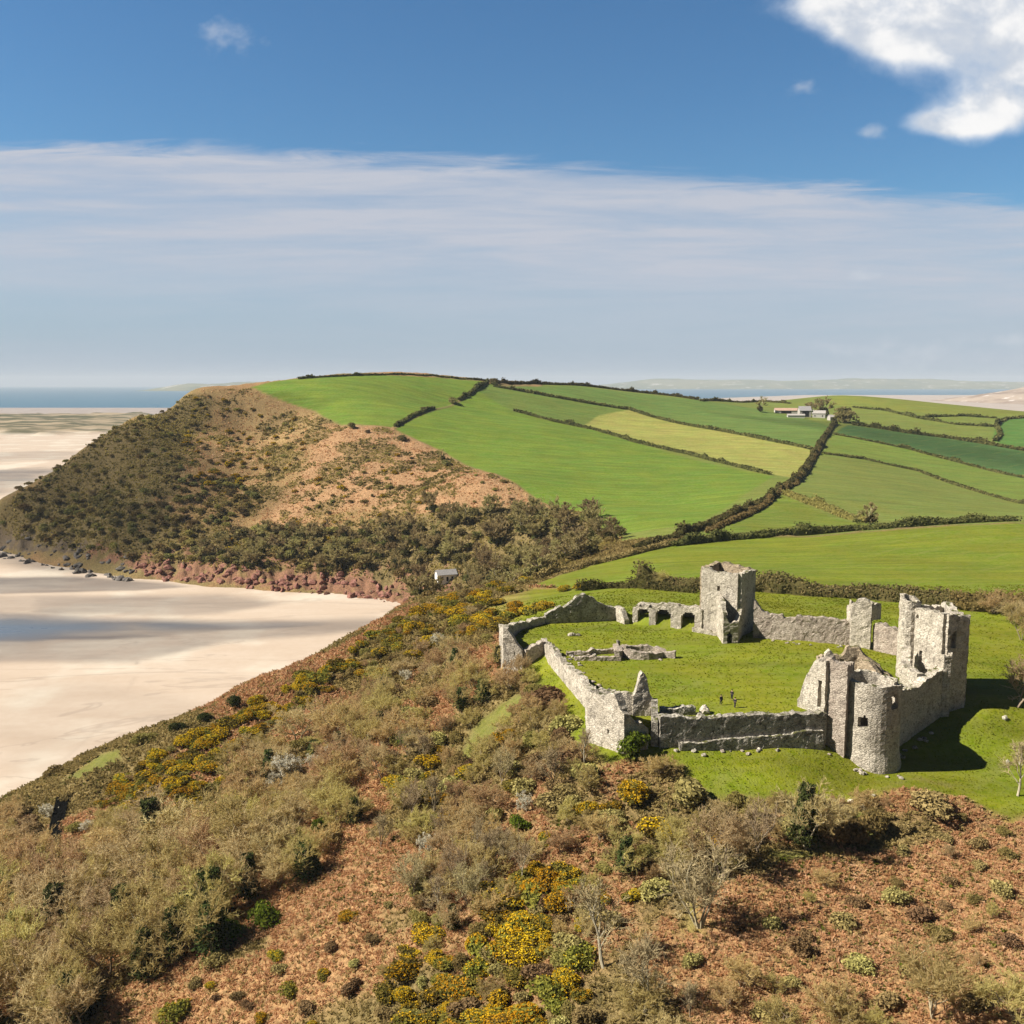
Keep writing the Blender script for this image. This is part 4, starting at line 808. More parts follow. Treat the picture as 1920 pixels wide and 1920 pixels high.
def ivy_buf(seed, h, r, n, size):
    rng = np.random.default_rng(seed); b = Buf(); z = rng.uniform(0.1, 1, n) ** 0.9; a = rng.uniform(0, 6.28, n); rr = r * (1.1 - 0.65 * z) * rng.uniform(0.3, 1.15, n) * (0.75 + 0.5 * vnoise(z * 9, a * 1.2, seed))
    c = np.stack([np.cos(a) * rr, np.sin(a) * rr, z * h], -1); leaves(b, c, size, rng, unit(c * np.array([1, 1, 0.1]))); return b
for i in range(4):
    t_, k_ = bare_parts(160 + i, 8.0, 4.0, 3, n1=7, n3=6, spray=6)
    proto('ivy_tree', ('trunk', t_.me('trunk', M_BARK)), ('crown', k_.me('crown', [M_TWIG, M_TWIGO][i % 2])), ('ivy', ivy_buf(170 + i, [7.2, 6.0, 6.0, 6.0][i], [1.35, 1.6, 1.3, 1.9][i], [3600, 2200, 1900, 2600][i], 0.2).me('ivy', M_IVY)))
def bush_parts(seed, w, h, nl, nf, size, fill=0.3, top=None):
    rng = np.random.default_rng(seed); lob = []
    for j in range(nl):
        a = rng.uniform(0, 6.28); d = w * 0.5 * rng.uniform(0, 0.75); r = w * rng.uniform(0.20, 0.34); lob.append((math.cos(a) * d, math.sin(a) * d, max(r * 0.3, h * rng.uniform(0.22, 0.60) - 0.12 * d), min(r, h * 0.5)))
    b = Buf(); c, d = lobes_pts(rng, lob, nf, fill); c[:, 2] = np.maximum(c[:, 2], -0.1); leaves(b, c, size, rng, d); fl = None
    if top:
        fl = Buf(); c, d = lobes_pts(rng, lob, int(top[0] * 2.6), 0.0); cl = vnoise(c[:, 0] * 1.6, c[:, 1] * 1.6 + c[:, 2], seed)
        k = (d[:, 2] > top[2]) & (cl > top[3]); leaves(fl, (c + d * 0.06)[k][:top[0]], top[1], rng, d[k][:top[0]])
    return b, fl, lob
for i in range(6):
    b, fl, _ = bush_parts(200 + i, 2.6, 1.7, 8 + i, 1500, 0.15, top=([1050, 560, 1500, 800, 300, 1700][i], 0.085, -0.1, [0.40, 0.48, 0.30, 0.42, 0.52, 0.25][i]))
    proto('gorse_bush', ('spines', b.me('spines', M_GORSE)), ('blossom', fl.me('blossom', M_YEL)))
for i in range(5):
    b, _, _ = bush_parts(220 + i, 3.0, 1.6, 9, 1500, 0.16); proto('bramble_bush', ('foliage', b.me('foliage', M_BRAM)))
    b, _, _ = bush_parts(230 + i, 3.2, 2.2, 10, 1700, 0.17); proto('olive_bush', ('foliage', b.me('foliage', M_OLIVE)))
for i in range(3):
    b, _, _ = bush_parts(240 + i, 3.0, 2.2, 9, 1500, 0.15); proto('green_bush', ('foliage', b.me('foliage', M_FRESH)))
    b, _, _ = bush_parts(250 + i, 3.6, 3.6, 12, 2200, 0.17, 0.2); proto('evergreen_bush', ('foliage', b.me('foliage', M_IVY)))
    t_, k_ = bare_parts(260 + i, 4.0, 2.4, 4, n1=5, n2=4, n3=4, spray=4); rng = np.random.default_rng(i); bl = Buf(); vv = np.concatenate(k_.v)
    leaves(bl, vv[rng.choice(len(vv), 3000)] + rng.normal(size=(3000, 3)) * 0.08, 0.10, rng)
    proto('blackthorn', ('stems', t_.me('stems', M_BARK)), ('twigs', k_.me('twigs', M_TWIG)), ('blossom', bl.me('blossom', M_WHITE)))
# plainer kinds for the far headland, where a bush is only a few paces wide in the picture
for i in range(5):
    t_, k_ = bare_parts(300 + i, 7.0, 3.0, [1, 2, 3, 2, 1][i], n1=6, n2=5, n3=4, spray=4, thin=3.4, wide=1.4)
    b, _, _ = bush_parts(310 + i, 3.4, 3.2, 6, 240, 0.42); proto('woodland_tree', ('trunk', t_.me('trunk', M_BARK)), ('crown', k_.me('crown', M_TWIGF)), ('ivy', b.me('ivy', M_HEDGE)))
    b, _, _ = bush_parts(320 + i, 4.5, 3.0, 8, 420, 0.38); proto('heath_bush', ('foliage', b.me('foliage', M_OLIVE)))
    b, _, _ = bush_parts(330 + i, 4.5, 3.4, 8, 420, 0.38); proto('dark_bush', ('foliage', b.me('foliage', M_DARKB)))
    b, fl, _ = bush_parts(340 + i, 4.0, 2.0, 8, 320, 0.36, top=(420, 0.26, -0.2, 0.25)); proto('heath_gorse', ('spines', b.me('spines', M_GORSE)), ('blossom', fl.me('blossom', M_YEL)))
NAMES = {'woodland_tree': 'woodland_tree', 'heath_bush': 'heath_bush', 'dark_bush': 'dark_bush'}
COUNT = {}
def plant(kind, x, y, h, label, cat, group=None, v=None, rz=None, sw=1.0, h0=None, dz=0.0):
    """one plant: an Empty at its foot with its parts as children (a one-part bush is a single mesh)"""
    ps = PROTO[kind]; v = COUNT.get(kind, 0) % len(ps) if v is None else v % len(ps); COUNT[kind] = COUNT.get(kind, 0) + 1
    parts = ps[v]; base_h = h0 or {'bare_tree': 8.0, 'pale_tree': 8.0, 'ivy_tree': 8.0, 'bare_shrub': 4.0, 'blackthorn': 4.0, 'gorse_bush': 1.9, 'bramble_bush': 1.8, 'olive_bush': 2.4, 'green_bush': 2.4, 'evergreen_bush': 3.8, 'woodland_tree': 7.0, 'heath_bush': 3.2, 'dark_bush': 3.6, 'heath_gorse': 2.2}[kind]
    s = h / base_h; z = float(GZ(x, y)) + dz; rz = random.uniform(0, 6.28) if rz is None else rz
    if len(parts) == 1:
        o = bpy.data.objects.new(kind, parts[0][1]); COL.objects.link(o)
    else:
        o = bpy.data.objects.new(kind, None); COL.objects.link(o)
        for nm, me in parts:
            c = bpy.data.objects.new(nm, me); COL.objects.link(c); c.parent = o
    o.location = (x, y, z); o.rotation_euler = (random.uniform(-.06, .06), random.uniform(-.06, .06), rz); an = random.uniform(0.82, 1.22) if 'bush' in kind or 'gorse' in kind else 1.0; o.scale = (s * sw * an, s * sw / an, s)
    tag(o, label, cat, group); return o
def at_px(px, py):
    p = gpt(px, py); return p[0], p[1]
def sample_cover(x, y):
    u = np.clip(x / y, us[0], us[-1]); ci = np.clip(np.searchsorted(us, u), 0, len(us) - 1); ri = np.clip(((np.log(y) - math.log(42)) / 0.0046).astype(int), 0, len(ysv) - 1)
    return ALB[ri, ci], RG[ri, ci]
def scatter(pg, n, mind, rng, ok=None, tries=40):
    """points spread over an area of ground, no two closer than mind"""
    P_ = np.array([p[:2] for p in pg]); lo = P_.min(0); hi = P_.max(0); out = []
    for _ in range(n * tries):
        q = lo + rng.random(2) * (hi - lo)
        if not inpoly(q[0], q[1], pg): continue
        if any((q[0] - a) ** 2 + (q[1] - b) ** 2 < mind * mind for a, b in out): continue
        if ok is not None and not ok(q[0], q[1]): continue
        out.append((q[0], q[1]))
        if len(out) >= n: break
    return out
# ------------------------------------------------------------------ plants one can point at
SINGLE = [
 ('bare_tree', 1275, 1640, 8.5, 1, 0.95, 'bare tree between the squat ivy filled tree and the round crowned bare tree', 'tree'),
 ('pale_tree', 1420, 1600, 8.0, 0, 1.1, 'thin pale tree between the round crowned bare tree and the ivy stemmed tree', 'tree'),
 ('pale_tree', 1215, 1890, 9.0, 3, 1.2, 'pale twiggy tree at the bottom edge right of the tall white stemmed tree', 'tree'),
 ('bare_tree', 1915, 1200, 9.0, 1, 0.9, 'bare tree right of the great gatehouse in front of the right edge hedge', 'tree'),
 ('bramble_bush', 66, 1565, 2.2, 0, 1.2, 'brown bramble against the seaward side of the long black shed', 'bush'),
 ('olive_bush', 140, 1560, 2.4, 1, 1.1, 'olive bush against the uphill side of the long black shed', 'bush'),
 ('bramble_bush', 120, 1500, 1.8, 3, 1.2, 'low bramble over the top end of the long black shed', 'bush'),
 ('pale_tree', 1312, 1745, 10.5, 2, 1.35, 'slender bare tree with several pale stems standing alone in the orange bracken', 'tree'),
 ('bare_tree', 1352, 1655, 10.5, 3, 1.2, 'round crowned bare tree just behind the slender bare tree in the bracken', 'tree'),
 ('ivy_tree', 1507, 1594, 10.0, 0, 1.05, 'bare tree with dark ivy up its two stems, below the front lawn', 'tree'),
 ('pale_tree', 1133, 1815, 10.5, 1, 1.25, 'tall thin white stemmed tree beside the gorse near the bottom edge', 'tree'),
 ('pale_tree', 1908, 1492, 8.5, 1, 1.25, 'white trunked tree on the lawn at the right edge', 'tree'),
 ('bare_tree', 1905, 1325, 11.5, 3, 1.05, 'bare tree in the shadow of the great gatehouse at the right edge', 'tree'),
 ('bare_tree', 1750, 1905, 10.0, 4, 1.15, 'broad pale crowned bare tree in the bottom right corner of the bracken', 'tree'),
 ('bare_tree', 1925, 1935, 7.0, 4, 1.4, 'bare tree cut off by the bottom right corner', 'tree'),
 ('ivy_tree', 1172, 1632, 6.5, 1, 1.1, 'squat ivy filled tree left of the round crowned bare tree', 'tree'),
 ('evergreen_bush', 440, 1330, 5.0, 0, 0.75, 'upright dark evergreen on the skyline of the slope above the sand', 'bush'),
 ('evergreen_bush', 385, 1352, 3.4, 1, 1.1, 'low dark green bush next to the upright evergreen on the skyline', 'bush'),
 ('evergreen_bush', 335, 1372, 3.2, 2, 1.1, 'dark green bush at the lower end of the skyline row above the sand', 'bush'),
 ('olive_bush', 270, 1392, 2.6, 0, 1.3, 'olive bush on the skyline over the bright green patch', 'bush'),
 ('olive_bush', 100, 1455, 2.8, 1, 1.3, 'brown olive bush on the skyline at the lower left above the sand', 'bush'),
 ('green_bush', 1187, 1412, 4.2, 0, 1.1, 'green leafy bush growing against the foot of the corner tower stump', 'bush'),
 ('bare_shrub', 1235, 1448, 3.6, 0, 1.3, 'twiggy shrub under the left end of the front curtain wall', 'shrub'),
 ('gorse_bush', 1190, 1508, 3.2, 2, 1.25, 'big orange flowered gorse bush below the corner tower stump', 'gorse'),
 ('gorse_bush', 1238, 1566, 2.8, 5, 1.2, 'gorse bush with yellow top below the big orange flowered gorse', 'gorse'),
 ('bramble_bush', 1290, 1500, 3.2, 0, 1.25, 'dense brown bush between the big gorse and the lawn edge', 'bush'),
 ('olive_bush', 1592, 1580, 4.0, 2, 0.95, 'olive green thorn bush right of the ivy stemmed tree', 'bush'),
 ('olive_bush', 1640, 1560, 3.4, 3, 1.0, 'second olive green thorn bush, between the ivy stemmed tree and the bracken mound', 'bush'),
 ('bramble_bush', 1740, 1520, 2.6, 1, 1.7, 'wide brown bramble on the bracken mound under the round tower', 'bush'),
 ('blackthorn', 515, 1475, 3.8, 2, 1.2, 'white flowering blackthorn at the downhill end of the largest clump of blossom', 'shrub'),
 ('blackthorn', 620, 1432, 3.2, 0, 1.1, 'small white blackthorn at the uphill end of the largest clump of blossom', 'shrub'),
 ('blackthorn', 545, 1462, 5.2, 0, 1.4, 'large white flowering blackthorn in the middle of the left slope', 'shrub'),
 ('blackthorn', 590, 1440, 3.8, 1, 1.1, 'white flowering blackthorn uphill of the largest one', 'shrub'),
 ('blackthorn', 95, 1530, 4.0, 2, 1.0, 'white flowering blackthorn beside the long black shed', 'shrub'),
 ('blackthorn', 165, 1560, 3.0, 0, 1.1, 'faded blackthorn on the uphill side of the long black shed', 'shrub'),
 ('blackthorn', 800, 1600, 3.6, 1, 1.0, 'greyish flowering blackthorn in the diagonal scrub band of the middle slope', 'shrub'),
 ('blackthorn', 765, 1280, 3.2, 2, 1.2, 'grey white blackthorn near the top of the slope below the low curved wall', 'shrub'),
 ('blackthorn', 820, 1215, 3.4, 0, 1.2, 'pale blackthorn on the ridge left of the castle', 'shrub'),
 ('blackthorn', 985, 1520, 3.2, 1, 0.9, 'speckled blackthorn below the grass strip of the left curtain wall', 'shrub'),
 ('green_bush', 600, 1560, 3.4, 1, 0.6, 'bright green slim bush among bare shrubs left of the middle', 'bush'),
 ('green_bush', 770, 1392, 2.6, 2, 1.4, 'yellow green spreading bush in the upper middle of the slope', 'bush'),
 ('green_bush', 975, 1552, 2.6, 0, 1.0, 'green bush beside the speckled blackthorn', 'bush'),
 ('gorse_bush', 330, 1905, 2.6, 4, 1.3, 'olive gorse bush alone on the bracken at the bottom left', 'gorse'),
 ('bramble_bush', 405, 1810, 2.0, 2, 1.2, 'small dark bramble on the bracken at the bottom left', 'bush'),
 ('bare_shrub', 1200, 1900, 4.5, 1, 1.2, 'bare twiggy shrub at the bottom edge right of the gorse', 'shrub'),
 ('pale_tree', 880, 1700, 6.5, 2, 1.1, 'pale multi stemmed tree in the middle of the diagonal scrub band', 'tree'),
 ('ivy_tree', 850, 1745, 4.5, 2, 1.1, 'short ivy covered tree below the pale multi stemmed tree', 'tree'),
 ('pale_tree', 715, 1590, 6.0, 3, 1.2, 'pale bare tree above the bracken slope left of the middle', 'tree'),
 ('ivy_tree', 865, 1328, 6.5, 1, 1.3, 'dark centred tree in the thicket below the low curved wall', 'tree'),
 ('ivy_tree', 905, 1312, 6.0, 3, 1.2, 'dark ivy filled tree at the uphill end of that thicket', 'tree'),
 ('ivy_tree', 640, 1405, 5.5, 2, 1.5, 'dark green thicket tree in the upper left of the slope', 'tree'),
 ('ivy_tree', 590, 1418, 5.0, 3, 1.4, 'dark green thicket tree behind the large white blackthorn', 'tree'),
 ('ivy_tree', 400, 1790, 10.5, 3, 1.1, 'tall ivy filled tree at the edge of the lower left wood', 'tree'),
 ('ivy_tree', 275, 1835, 10.0, 1, 1.1, 'tall dark centred tree in front of the lower left wood', 'tree'),
 ('evergreen_bush', 160, 1905, 5.0, 2, 1.1, 'very dark evergreen at the foot of the lower left wood', 'bush'),
 ('gorse_bush', 940, 1395, 2.4, 5, 1.2, 'bright golden gorse alone on the slope below the left curtain wall', 'gorse'),
 ('gorse_bush', 960, 1378, 2.0, 2, 1.0, 'golden gorse touching the bright one below the left curtain wall', 'gorse'),
 ('bramble_bush', 1060, 1440, 3.4, 3, 1.0, 'brown grey bush at the edge of the grass strip under the castle', 'bush'),
]
SPOTS = []
for kind, px, py, h, v, sw, lab, cat in SINGLE:
    x, y = at_px(px, py); SPOTS.append((x, y, 3.4 if kind == 'blackthorn' else (2.6 if 'tree' in kind else 1.6))); plant(kind, x, y, h, lab, cat, None, v, None, sw)
# ------------------------------------------------------------------ scrub on the near slope
rng = np.random.default_rng(5)
KEEP = SPOTS
def rough_ok(x, y): return all((x - a) ** 2 + (y - b) ** 2 > r * r and not (abs(x * b / y - a) < r * 0.9 and 0 < b - y < r * 2.2) for a, b, r in KEEP) and sample_cover(np.array([x]), np.array([y]))[1][0] > 0.6 and float(GZ(x, y)) > 3 and 60 < y
def fillzone(pts, n, mind, kinds, where, ok=rough_ok):
    """kinds: (kind, weight, h0, h1, words, category)"""
    pg = poly(*pts); w = np.array([k[1] for k in kinds], float); w /= w.sum()
    for x, y in scatter(pg, n, mind, rng, ok):
        k = kinds[rng.choice(len(kinds), p=w)]; h = rng.uniform(k[2], k[3]); size = 'tall' if h > k[2] + 0.66 * (k[3] - k[2]) else ('low' if h < k[2] + 0.33 * (k[3] - k[2]) else 'middling')
        sw = rng.uniform(0.9, 1.35) * (1.3 if k[0] == 'gorse_bush' else 1.0); wd = ' broad' if sw > 1.2 else (' narrow' if sw < 1.0 else '')
        plant(k[0], x, y, h, f'{size}{wd} {k[4]} {where}', k[5], f'{k[4]}s {where}', None, None, sw)
COT = at_px(836, 1090)
BT = lambda w, a, b: ('bare_tree', w, a, b, 'bare grey brown tree', 'tree')
BS = lambda w, a, b: ('bare_shrub', w, a, b, 'bare twiggy shrub', 'shrub')
IV = lambda w, a, b: ('ivy_tree', w, a, b, 'ivy clad tree', 'tree')
GO = lambda w, a, b: ('gorse_bush', w, a, b, 'flowering gorse bush', 'gorse')
BR = lambda w, a, b: ('bramble_bush', w, a, b, 'brown bramble bush', 'bush')
OL = lambda w, a, b: ('olive_bush', w, a, b, 'olive scrub bush', 'bush')
GR = lambda w, a, b: ('green_bush', w, a, b, 'fresh green bush', 'bush')
PT = lambda w, a, b: ('pale_tree', w, a, b, 'pale stemmed bare tree', 'tree')
fillzone([(-40,1640),(60,1625),(140,1640),(230,1580),(420,1580),(520,1690),(470,1780),(200,1880),(180,1960),(-40,1960)], 70, 4.0, [BT(7, 10, 15), IV(2.6, 9, 13), BS(1, 5, 7), GR(0.6, 2.5, 4)], 'in the lower left wood')
fillzone([(-30,1540),(50,1520),(70,1560),(60,1620),(130,1625),(150,1540),(250,1560),(160,1650),(60,1650),(-30,1660)], 30, 3.0, [BS(6, 4, 6.5), BR(3, 2, 3.2), OL(2, 2.2, 3.6), BT(3, 6, 8)], 'on the lower left slope around the black shed')
fillzone([(420,1440),(520,1400),(700,1330),(760,1400),(700,1500),(630,1600),(540,1690),(430,1570)], 60, 3.1, [BS(4, 4.5, 6.5), BT(6, 7, 10.5), IV(1, 5, 8), OL(1, 2, 3), GR(0.4, 2, 3)], 'in the scrub left of the middle')
fillzone([(700,1270),(820,1210),(950,1225),(1010,1270),(960,1320),(880,1350),(740,1360),(690,1310)], 42, 2.8, [BS(5, 3.6, 5.6), BT(3, 5, 7.5), IV(1.2, 5, 7), BR(2, 1.8, 3)], 'in the thicket below the low curved wall')
fillzone([(1010,1260),(1060,1330),(1085,1420),(1110,1460),(1060,1500),(900,1440),(960,1340)], 34, 2.4, [BS(5, 2.6, 4.4), BR(4, 1.8, 3), OL(2, 1.8, 3)], 'beside the grass strip under the left curtain wall')
fillzone([(720,1400),(880,1350),(930,1430),(1130,1450),(1160,1560),(1060,1620),(980,1570),(900,1640),(760,1680),(760,1560)], 84, 2.4, [BS(7, 3, 5.2), BR(3, 1.6, 2.8), PT(1.5, 5, 7.5), OL(1.5, 1.6, 2.8), GO(2.2, 1.4, 2.4)], 'in the scrub on the middle slope')
fillzone([(760,1680),(900,1600),(980,1560),(1010,1640),(930,1720),(820,1790)], 22, 2.5, [PT(3, 5, 7), BS(5, 3, 5), OL(1, 1.6, 2.6)], 'in the diagonal scrub band')
fillzone([(640,1245),(780,1145),(900,1110),(960,1140),(940,1200),(800,1225),(700,1290)], 110, 1.9, [GO(7, 1.6, 2.8), BS(1.5, 2, 3.4), OL(2, 1.4, 2.4)], 'on the ridge left of the castle')
fillzone([(210,1470),(270,1440),(440,1345),(620,1245),(660,1260),(560,1340),(430,1410),(330,1480),(240,1540)], 80, 1.9, [GO(8, 1.7, 3.0), OL(1.5, 1.2, 2), BS(0.6, 1.6, 2.6)], 'along the upper edge of the slope above the sand')
fillzone([(330,1460),(420,1420),(440,1480),(330,1540),(180,1560),(200,1500)], 26, 2.0, [GO(6, 1.6, 2.6), BS(1.5, 2, 3.4), BR(1, 1.2, 2)], 'between the bracken and the black shed')
fillzone([(720,1880),(780,1760),(940,1660),(1060,1620),(1110,1700),(1090,1800),(1110,1960),(720,1960)], 84, 1.9, [GO(7, 1.2, 2.5), BR(2.4, 1.2, 2), BS(0.8, 2, 3.4), OL(1, 1.2, 2)], 'in the gorse at the bottom middle')
fillzone([(1110,1600),(1300,1560),(1480,1600),(1300,1660),(1180,1720),(1110,1760)], 20, 2.4, [BR(3, 1.2, 2.2), BS(3, 2, 3.4), GO(2, 1.1, 1.8), OL(2, 1.2, 2)], 'between the gorse and the round crowned bare tree')
fillzone([(1270,1500),(1500,1505),(1620,1505),(1640,1560),(1500,1590),(1300,1600)], 24, 2.2, [BR(4, 1.4, 2.6), OL(3, 1.4, 2.4), BS(3, 2, 3.6)], 'along the foot of the lawn')
fillzone([(1640,1500),(1800,1500),(1930,1560),(1930,1900),(1400,1900),(1250,1850),(1380,1700),(1650,1640)], 38, 3.4, [BR(5, 1.0, 1.9), OL(1.5, 1.0, 1.7), BS(1.5, 1.6, 2.8)], 'scattered in the orange bracken')
fillzone([(1240,1860),(1500,1850),(1660,1900),(1660,1990),(1180,1990)], 14, 2.6, [BS(5, 2.6, 4.2), PT(1, 4, 6), BR(1, 1.2, 1.8)], 'along the bottom edge under the bracken')
fillzone([(250,1900),(480,1800),(620,1720),(760,1640),(800,1640),(700,1760),(760,1820),(600,1960),(250,1960)], 26, 3.0, [BR(4, 0.8, 1.5), GO(2, 0.8, 1.4), BS(1, 1.4, 2.4)], 'scattered on the lower bracken slope')
fillzone([(905,1100),(1000,1085),(1010,1100),(940,1120),(900,1150),(870,1135)], 14, 2.2, [GO(5, 1.6, 2.8), BR(2, 1.4, 2.2)], 'on the bank behind the gable wall')
for px, py, h, v in ((1055, 1108, 1.8, 5), (1085, 1106, 2.0, 2), (1110, 1103, 2.2, 0)):
    x, y = at_px(px, py); plant('gorse_bush', x, y, h, ['golden gorse on the grass behind the gable wall, left of its two neighbours', 'middle gorse bush of the three on the grass behind the gable wall', 'brownish gorse right of the other two behind the gable wall'][int(px > 1060) + int(px > 1100)], 'gorse', None, v, None, 1.5)
for k_, (px, py) in enumerate([(990, 1168), (1008, 1160), (972, 1168), (955, 1175), (938, 1185), (1020, 1156), (925, 1170), (930, 1150), (965, 1155)]):
    x, y = at_px(px, py - 14); plant('gorse_bush', x, y + 1.5, 2.1, 'olive gorse in the row outside the low curved wall', 'gorse', 'gorse outside the low curved wall', k_, None, 1.8)

# ------------------------------------------------------------------ ground cover on the near slope (nobody could count it)
def tufts(name, n, seed, keep, mat, wid, hgt, blades=5, region=(-125, 110, 62, 395), lawn=False):
    rng = np.random.default_rng(seed); x = rng.uniform(region[0], region[1], n * 3); u = rng.random(n * 3)
    y = np.exp(math.log(region[2]) + u * (math.log(region[3]) - math.log(region[2])))
    ok = (np.abs(x / y) < 0.72); x = x[ok]; y = y[ok]; al, rg = sample_cover(x, y); z = GZ(x, y)
    k = ((rg < 0.3) if lawn else (rg > 0.55)) & (z > 2.5) & keep(x, y, al, rng); x, y, z, rg = x[k][:n], y[k][:n], z[k][:n], rg[k][:n]; n = len(x)
    s = np.clip(y / 130, 0.75, 2.0) * rng.uniform(0.6, 1.3, n); B = Buf(); c = np.stack([x, y, z], -1); rn = np.clip(0.25 + 0.5 * fbm(x, y, 0.25, 3, seed) * 1.6 - 0.2 + rng.normal(size=n) * 0.2, 0, 1)
    for b in range(blades):
        a = rng.uniform(0, 6.28, n); t = rng.uniform(0.3, 1.0, n); d = np.stack([np.cos(a) * t, np.sin(a) * t, 0.55 + 0.6 * (1 - t)], -1); d = unit(d)
        sd = np.stack([-np.sin(a), np.cos(a), 0 * a], -1); L = (hgt * s * rng.uniform(0.6, 1.2, n))[:, None]; w = (wid * s)[:, None]
        p1 = c + d * L * 0.55; p2 = c + d * L + np.array([0, 0, -0.30]) * L
        V = np.stack([c - [0, 0, 0.1], p1 - sd * w, p2, p1 + sd * w], 1); B.add(V, q=np.arange(n * 4).reshape(n, 4), r=np.repeat(np.clip(rn + rng.normal(size=n) * 0.14, 0, 1), 4))
    me = B.me(name, mat); o = bpy.data.objects.new(name, me); COL.objects.link(o); return o
M_LAWN = leafmat('lawn_grass', [(0.135, 0.165, 0.008), (0.185, 0.205, 0.012), (0.28, 0.27, 0.035)], 0.5, 0.0)
isb = lambda al: (al[:, 0] / (al[:, 1] + 1e-6)) > 1.55
tag(tufts('bracken', 68000, 11, lambda x, y, al, r: isb(al) & (r.random(len(x)) < 0.97), M_BRK, 0.10, 0.66, 6), 'dead orange bracken covering the open parts of the slope', 'bracken', kind='stuff')
tag(tufts('undergrowth', 60000, 12, lambda x, y, al, r: (~isb(al)) | (r.random(len(x)) < 0.22), M_UND, 0.10, 0.74, 6), 'tangled brown undergrowth between the shrubs of the slope', 'undergrowth', kind='stuff')
tag(tufts('green_undergrowth', 9000, 13, lambda x, y, al, r: fbm(x, y, 0.06, 3, 77) > 0.56, M_FRESH, 0.15, 0.5), 'patches of green grass and leaves low in the scrub', 'undergrowth', kind='stuff')
tag(tufts('lawn_grass', 26000, 14, lambda x, y, al, r: (r.random(len(x)) < 0.25 + 1.3 * (fbm(x, y, 0.12, 3, 78) - 0.35)) & (np.abs(sdist(x, y, WARD)) > 1.0), M_LAWN, 0.09, 0.13, 3, (-10, 140, 125, 265), True), 'tufts and coarser patches in the grass around the castle', 'grass', kind='stuff')
# ------------------------------------------------------------------ hedges between the fields
def hedge(label, px, w, h, mat=M_HEDGE, dens=1.0, gappy=0.0, seed=0, group=None, name='hedge', world=None):
    if group: w *= 0.75; h *= 0.74
    rng = np.random.default_rng(900 + seed)
    P_ = np.array([p[:2] for p in PP(*px)]) if world is None else np.array(world)
    L = np.concatenate([[0], np.cumsum(np.linalg.norm(np.diff(P_, axis=0), axis=1))]); n = max(6, int(L[-1] / 2.0)); s = np.linspace(0, L[-1], n)
    x = np.interp(s, L, P_[:, 0]); y = np.interp(s, L, P_[:, 1]); wob = (fbm(s, s * 0 + seed, 0.05, 3, seed) - 0.5) * 4; d = np.gradient(np.stack([x, y], 1), axis=0); d = unit(d); nx, ny = -d[:, 1], d[:, 0]; x = x + nx * wob * 0.4; y = y + ny * wob * 0.4
    hh = h * (0.42 + 0.95 * fbm(s, s * 0 + seed * 3.1, 0.07, 3, seed + 40) + 0.9 * smooth((vnoise(s * 0.11, s * 0 + seed, seed + 45) - 0.72) / 0.15)); ww = w * (0.6 + 0.8 * fbm(s, s * 0 + seed, 0.06, 3, seed + 50))
    if gappy: hh = hh * (fbm(s, s * 0 + seed, 0.03, 3, seed + 60) > gappy * 0.5 + 0.25)
    B = Buf(); z = GZ(x, y); cs = [(-0.5, -0.3), (-0.46, 0.5), (-0.2, 0.85), (0.2, 0.85), (0.46, 0.5), (0.5, -0.3)]
    V = np.stack([np.stack([x + nx * a * ww, y + ny * a * ww, z + b * hh], 1) for a, b in cs], 1); V += rng.normal(size=V.shape) * np.array([0.12, 0.12, 0.10]) * min(w, 2)
    V[hh <= 0.01] = np.stack([x, y, z - 1], 1)[hh <= 0.01][:, None]
    k = len(cs); i = (np.arange(n - 1)[:, None] * k + np.arange(k - 1)[None]).ravel(); B.add(V, q=np.stack([i, i + 1, i + k + 1, i + k], -1), r=np.repeat(rng.uniform(0.1, 0.6, n), k))
    sz = max(0.28, 0.0009 * np.hypot(x, y).mean()); m = int(L[-1] * (w + 2 * h) / sz ** 2 * 0.55 * dens); j = rng.integers(0, n, m); a = rng.uniform(-0.6, 0.6, m); b = np.sqrt(np.clip(1 - (a / 0.62) ** 2, 0, 1)) * rng.uniform(0.6, 1.12, m); keep = hh[j] > 0.01; j, a, b = j[keep], a[keep], b[keep]
    t = rng.uniform(-1, 1, len(j)) * 2.0
    c = np.stack([x[j] + nx[j] * a * ww[j] + d[j, 0] * t, y[j] + ny[j] * a * ww[j] + d[j, 1] * t, z[j] + b * hh[j]], 1); leaves(B, c, sz, rng, np.stack([nx[j] * a, ny[j] * a, b], 1), asp=0.9)
    o = bpy.data.objects.new(name, B.me(name, mat)); COL.objects.link(o); return tag(o, label, 'hedge', group)
M_HEDGE2 = leafmat('winter_hedge', [(0.09, 0.085, 0.03), (0.20, 0.165, 0.065), (0.34, 0.25, 0.12)], 0.4, 0.3)
HG = 'hedges between the fields'
hedge('thin dark hedge along the very top of the green hill', [(560,711),(640,706),(730,703),(830,707),(925,716)], 3, 2.2, seed=1, group=HG)
hedge('dark hedge on the skyline right of the hilltop', [(930,718),(1000,720),(1065,722),(1130,728),(1220,738),(1310,750)], 4.5, 3.4, seed=2, group=HG)
hedge('gappy hedge running down the hill from the skyline to the bracken edge', [(915,718),(880,740),(850,754),(800,770),(760,788),(737,803)], 4, 3.2, seed=3, gappy=0.32, group=HG)
hedge('hedge along the upper edge of the yellow field', [(925,724),(1000,738),(1090,754),(1180,768),(1350,808),(1440,826),(1522,843)], 4.5, 3.2, seed=4, group=HG)
hedge('hedge along the lower edge of the yellow field', [(965,771),(1030,788),(1110,805),(1190,829),(1290,852),(1370,872),(1445,890)], 4.5, 3.0, seed=5, group=HG)
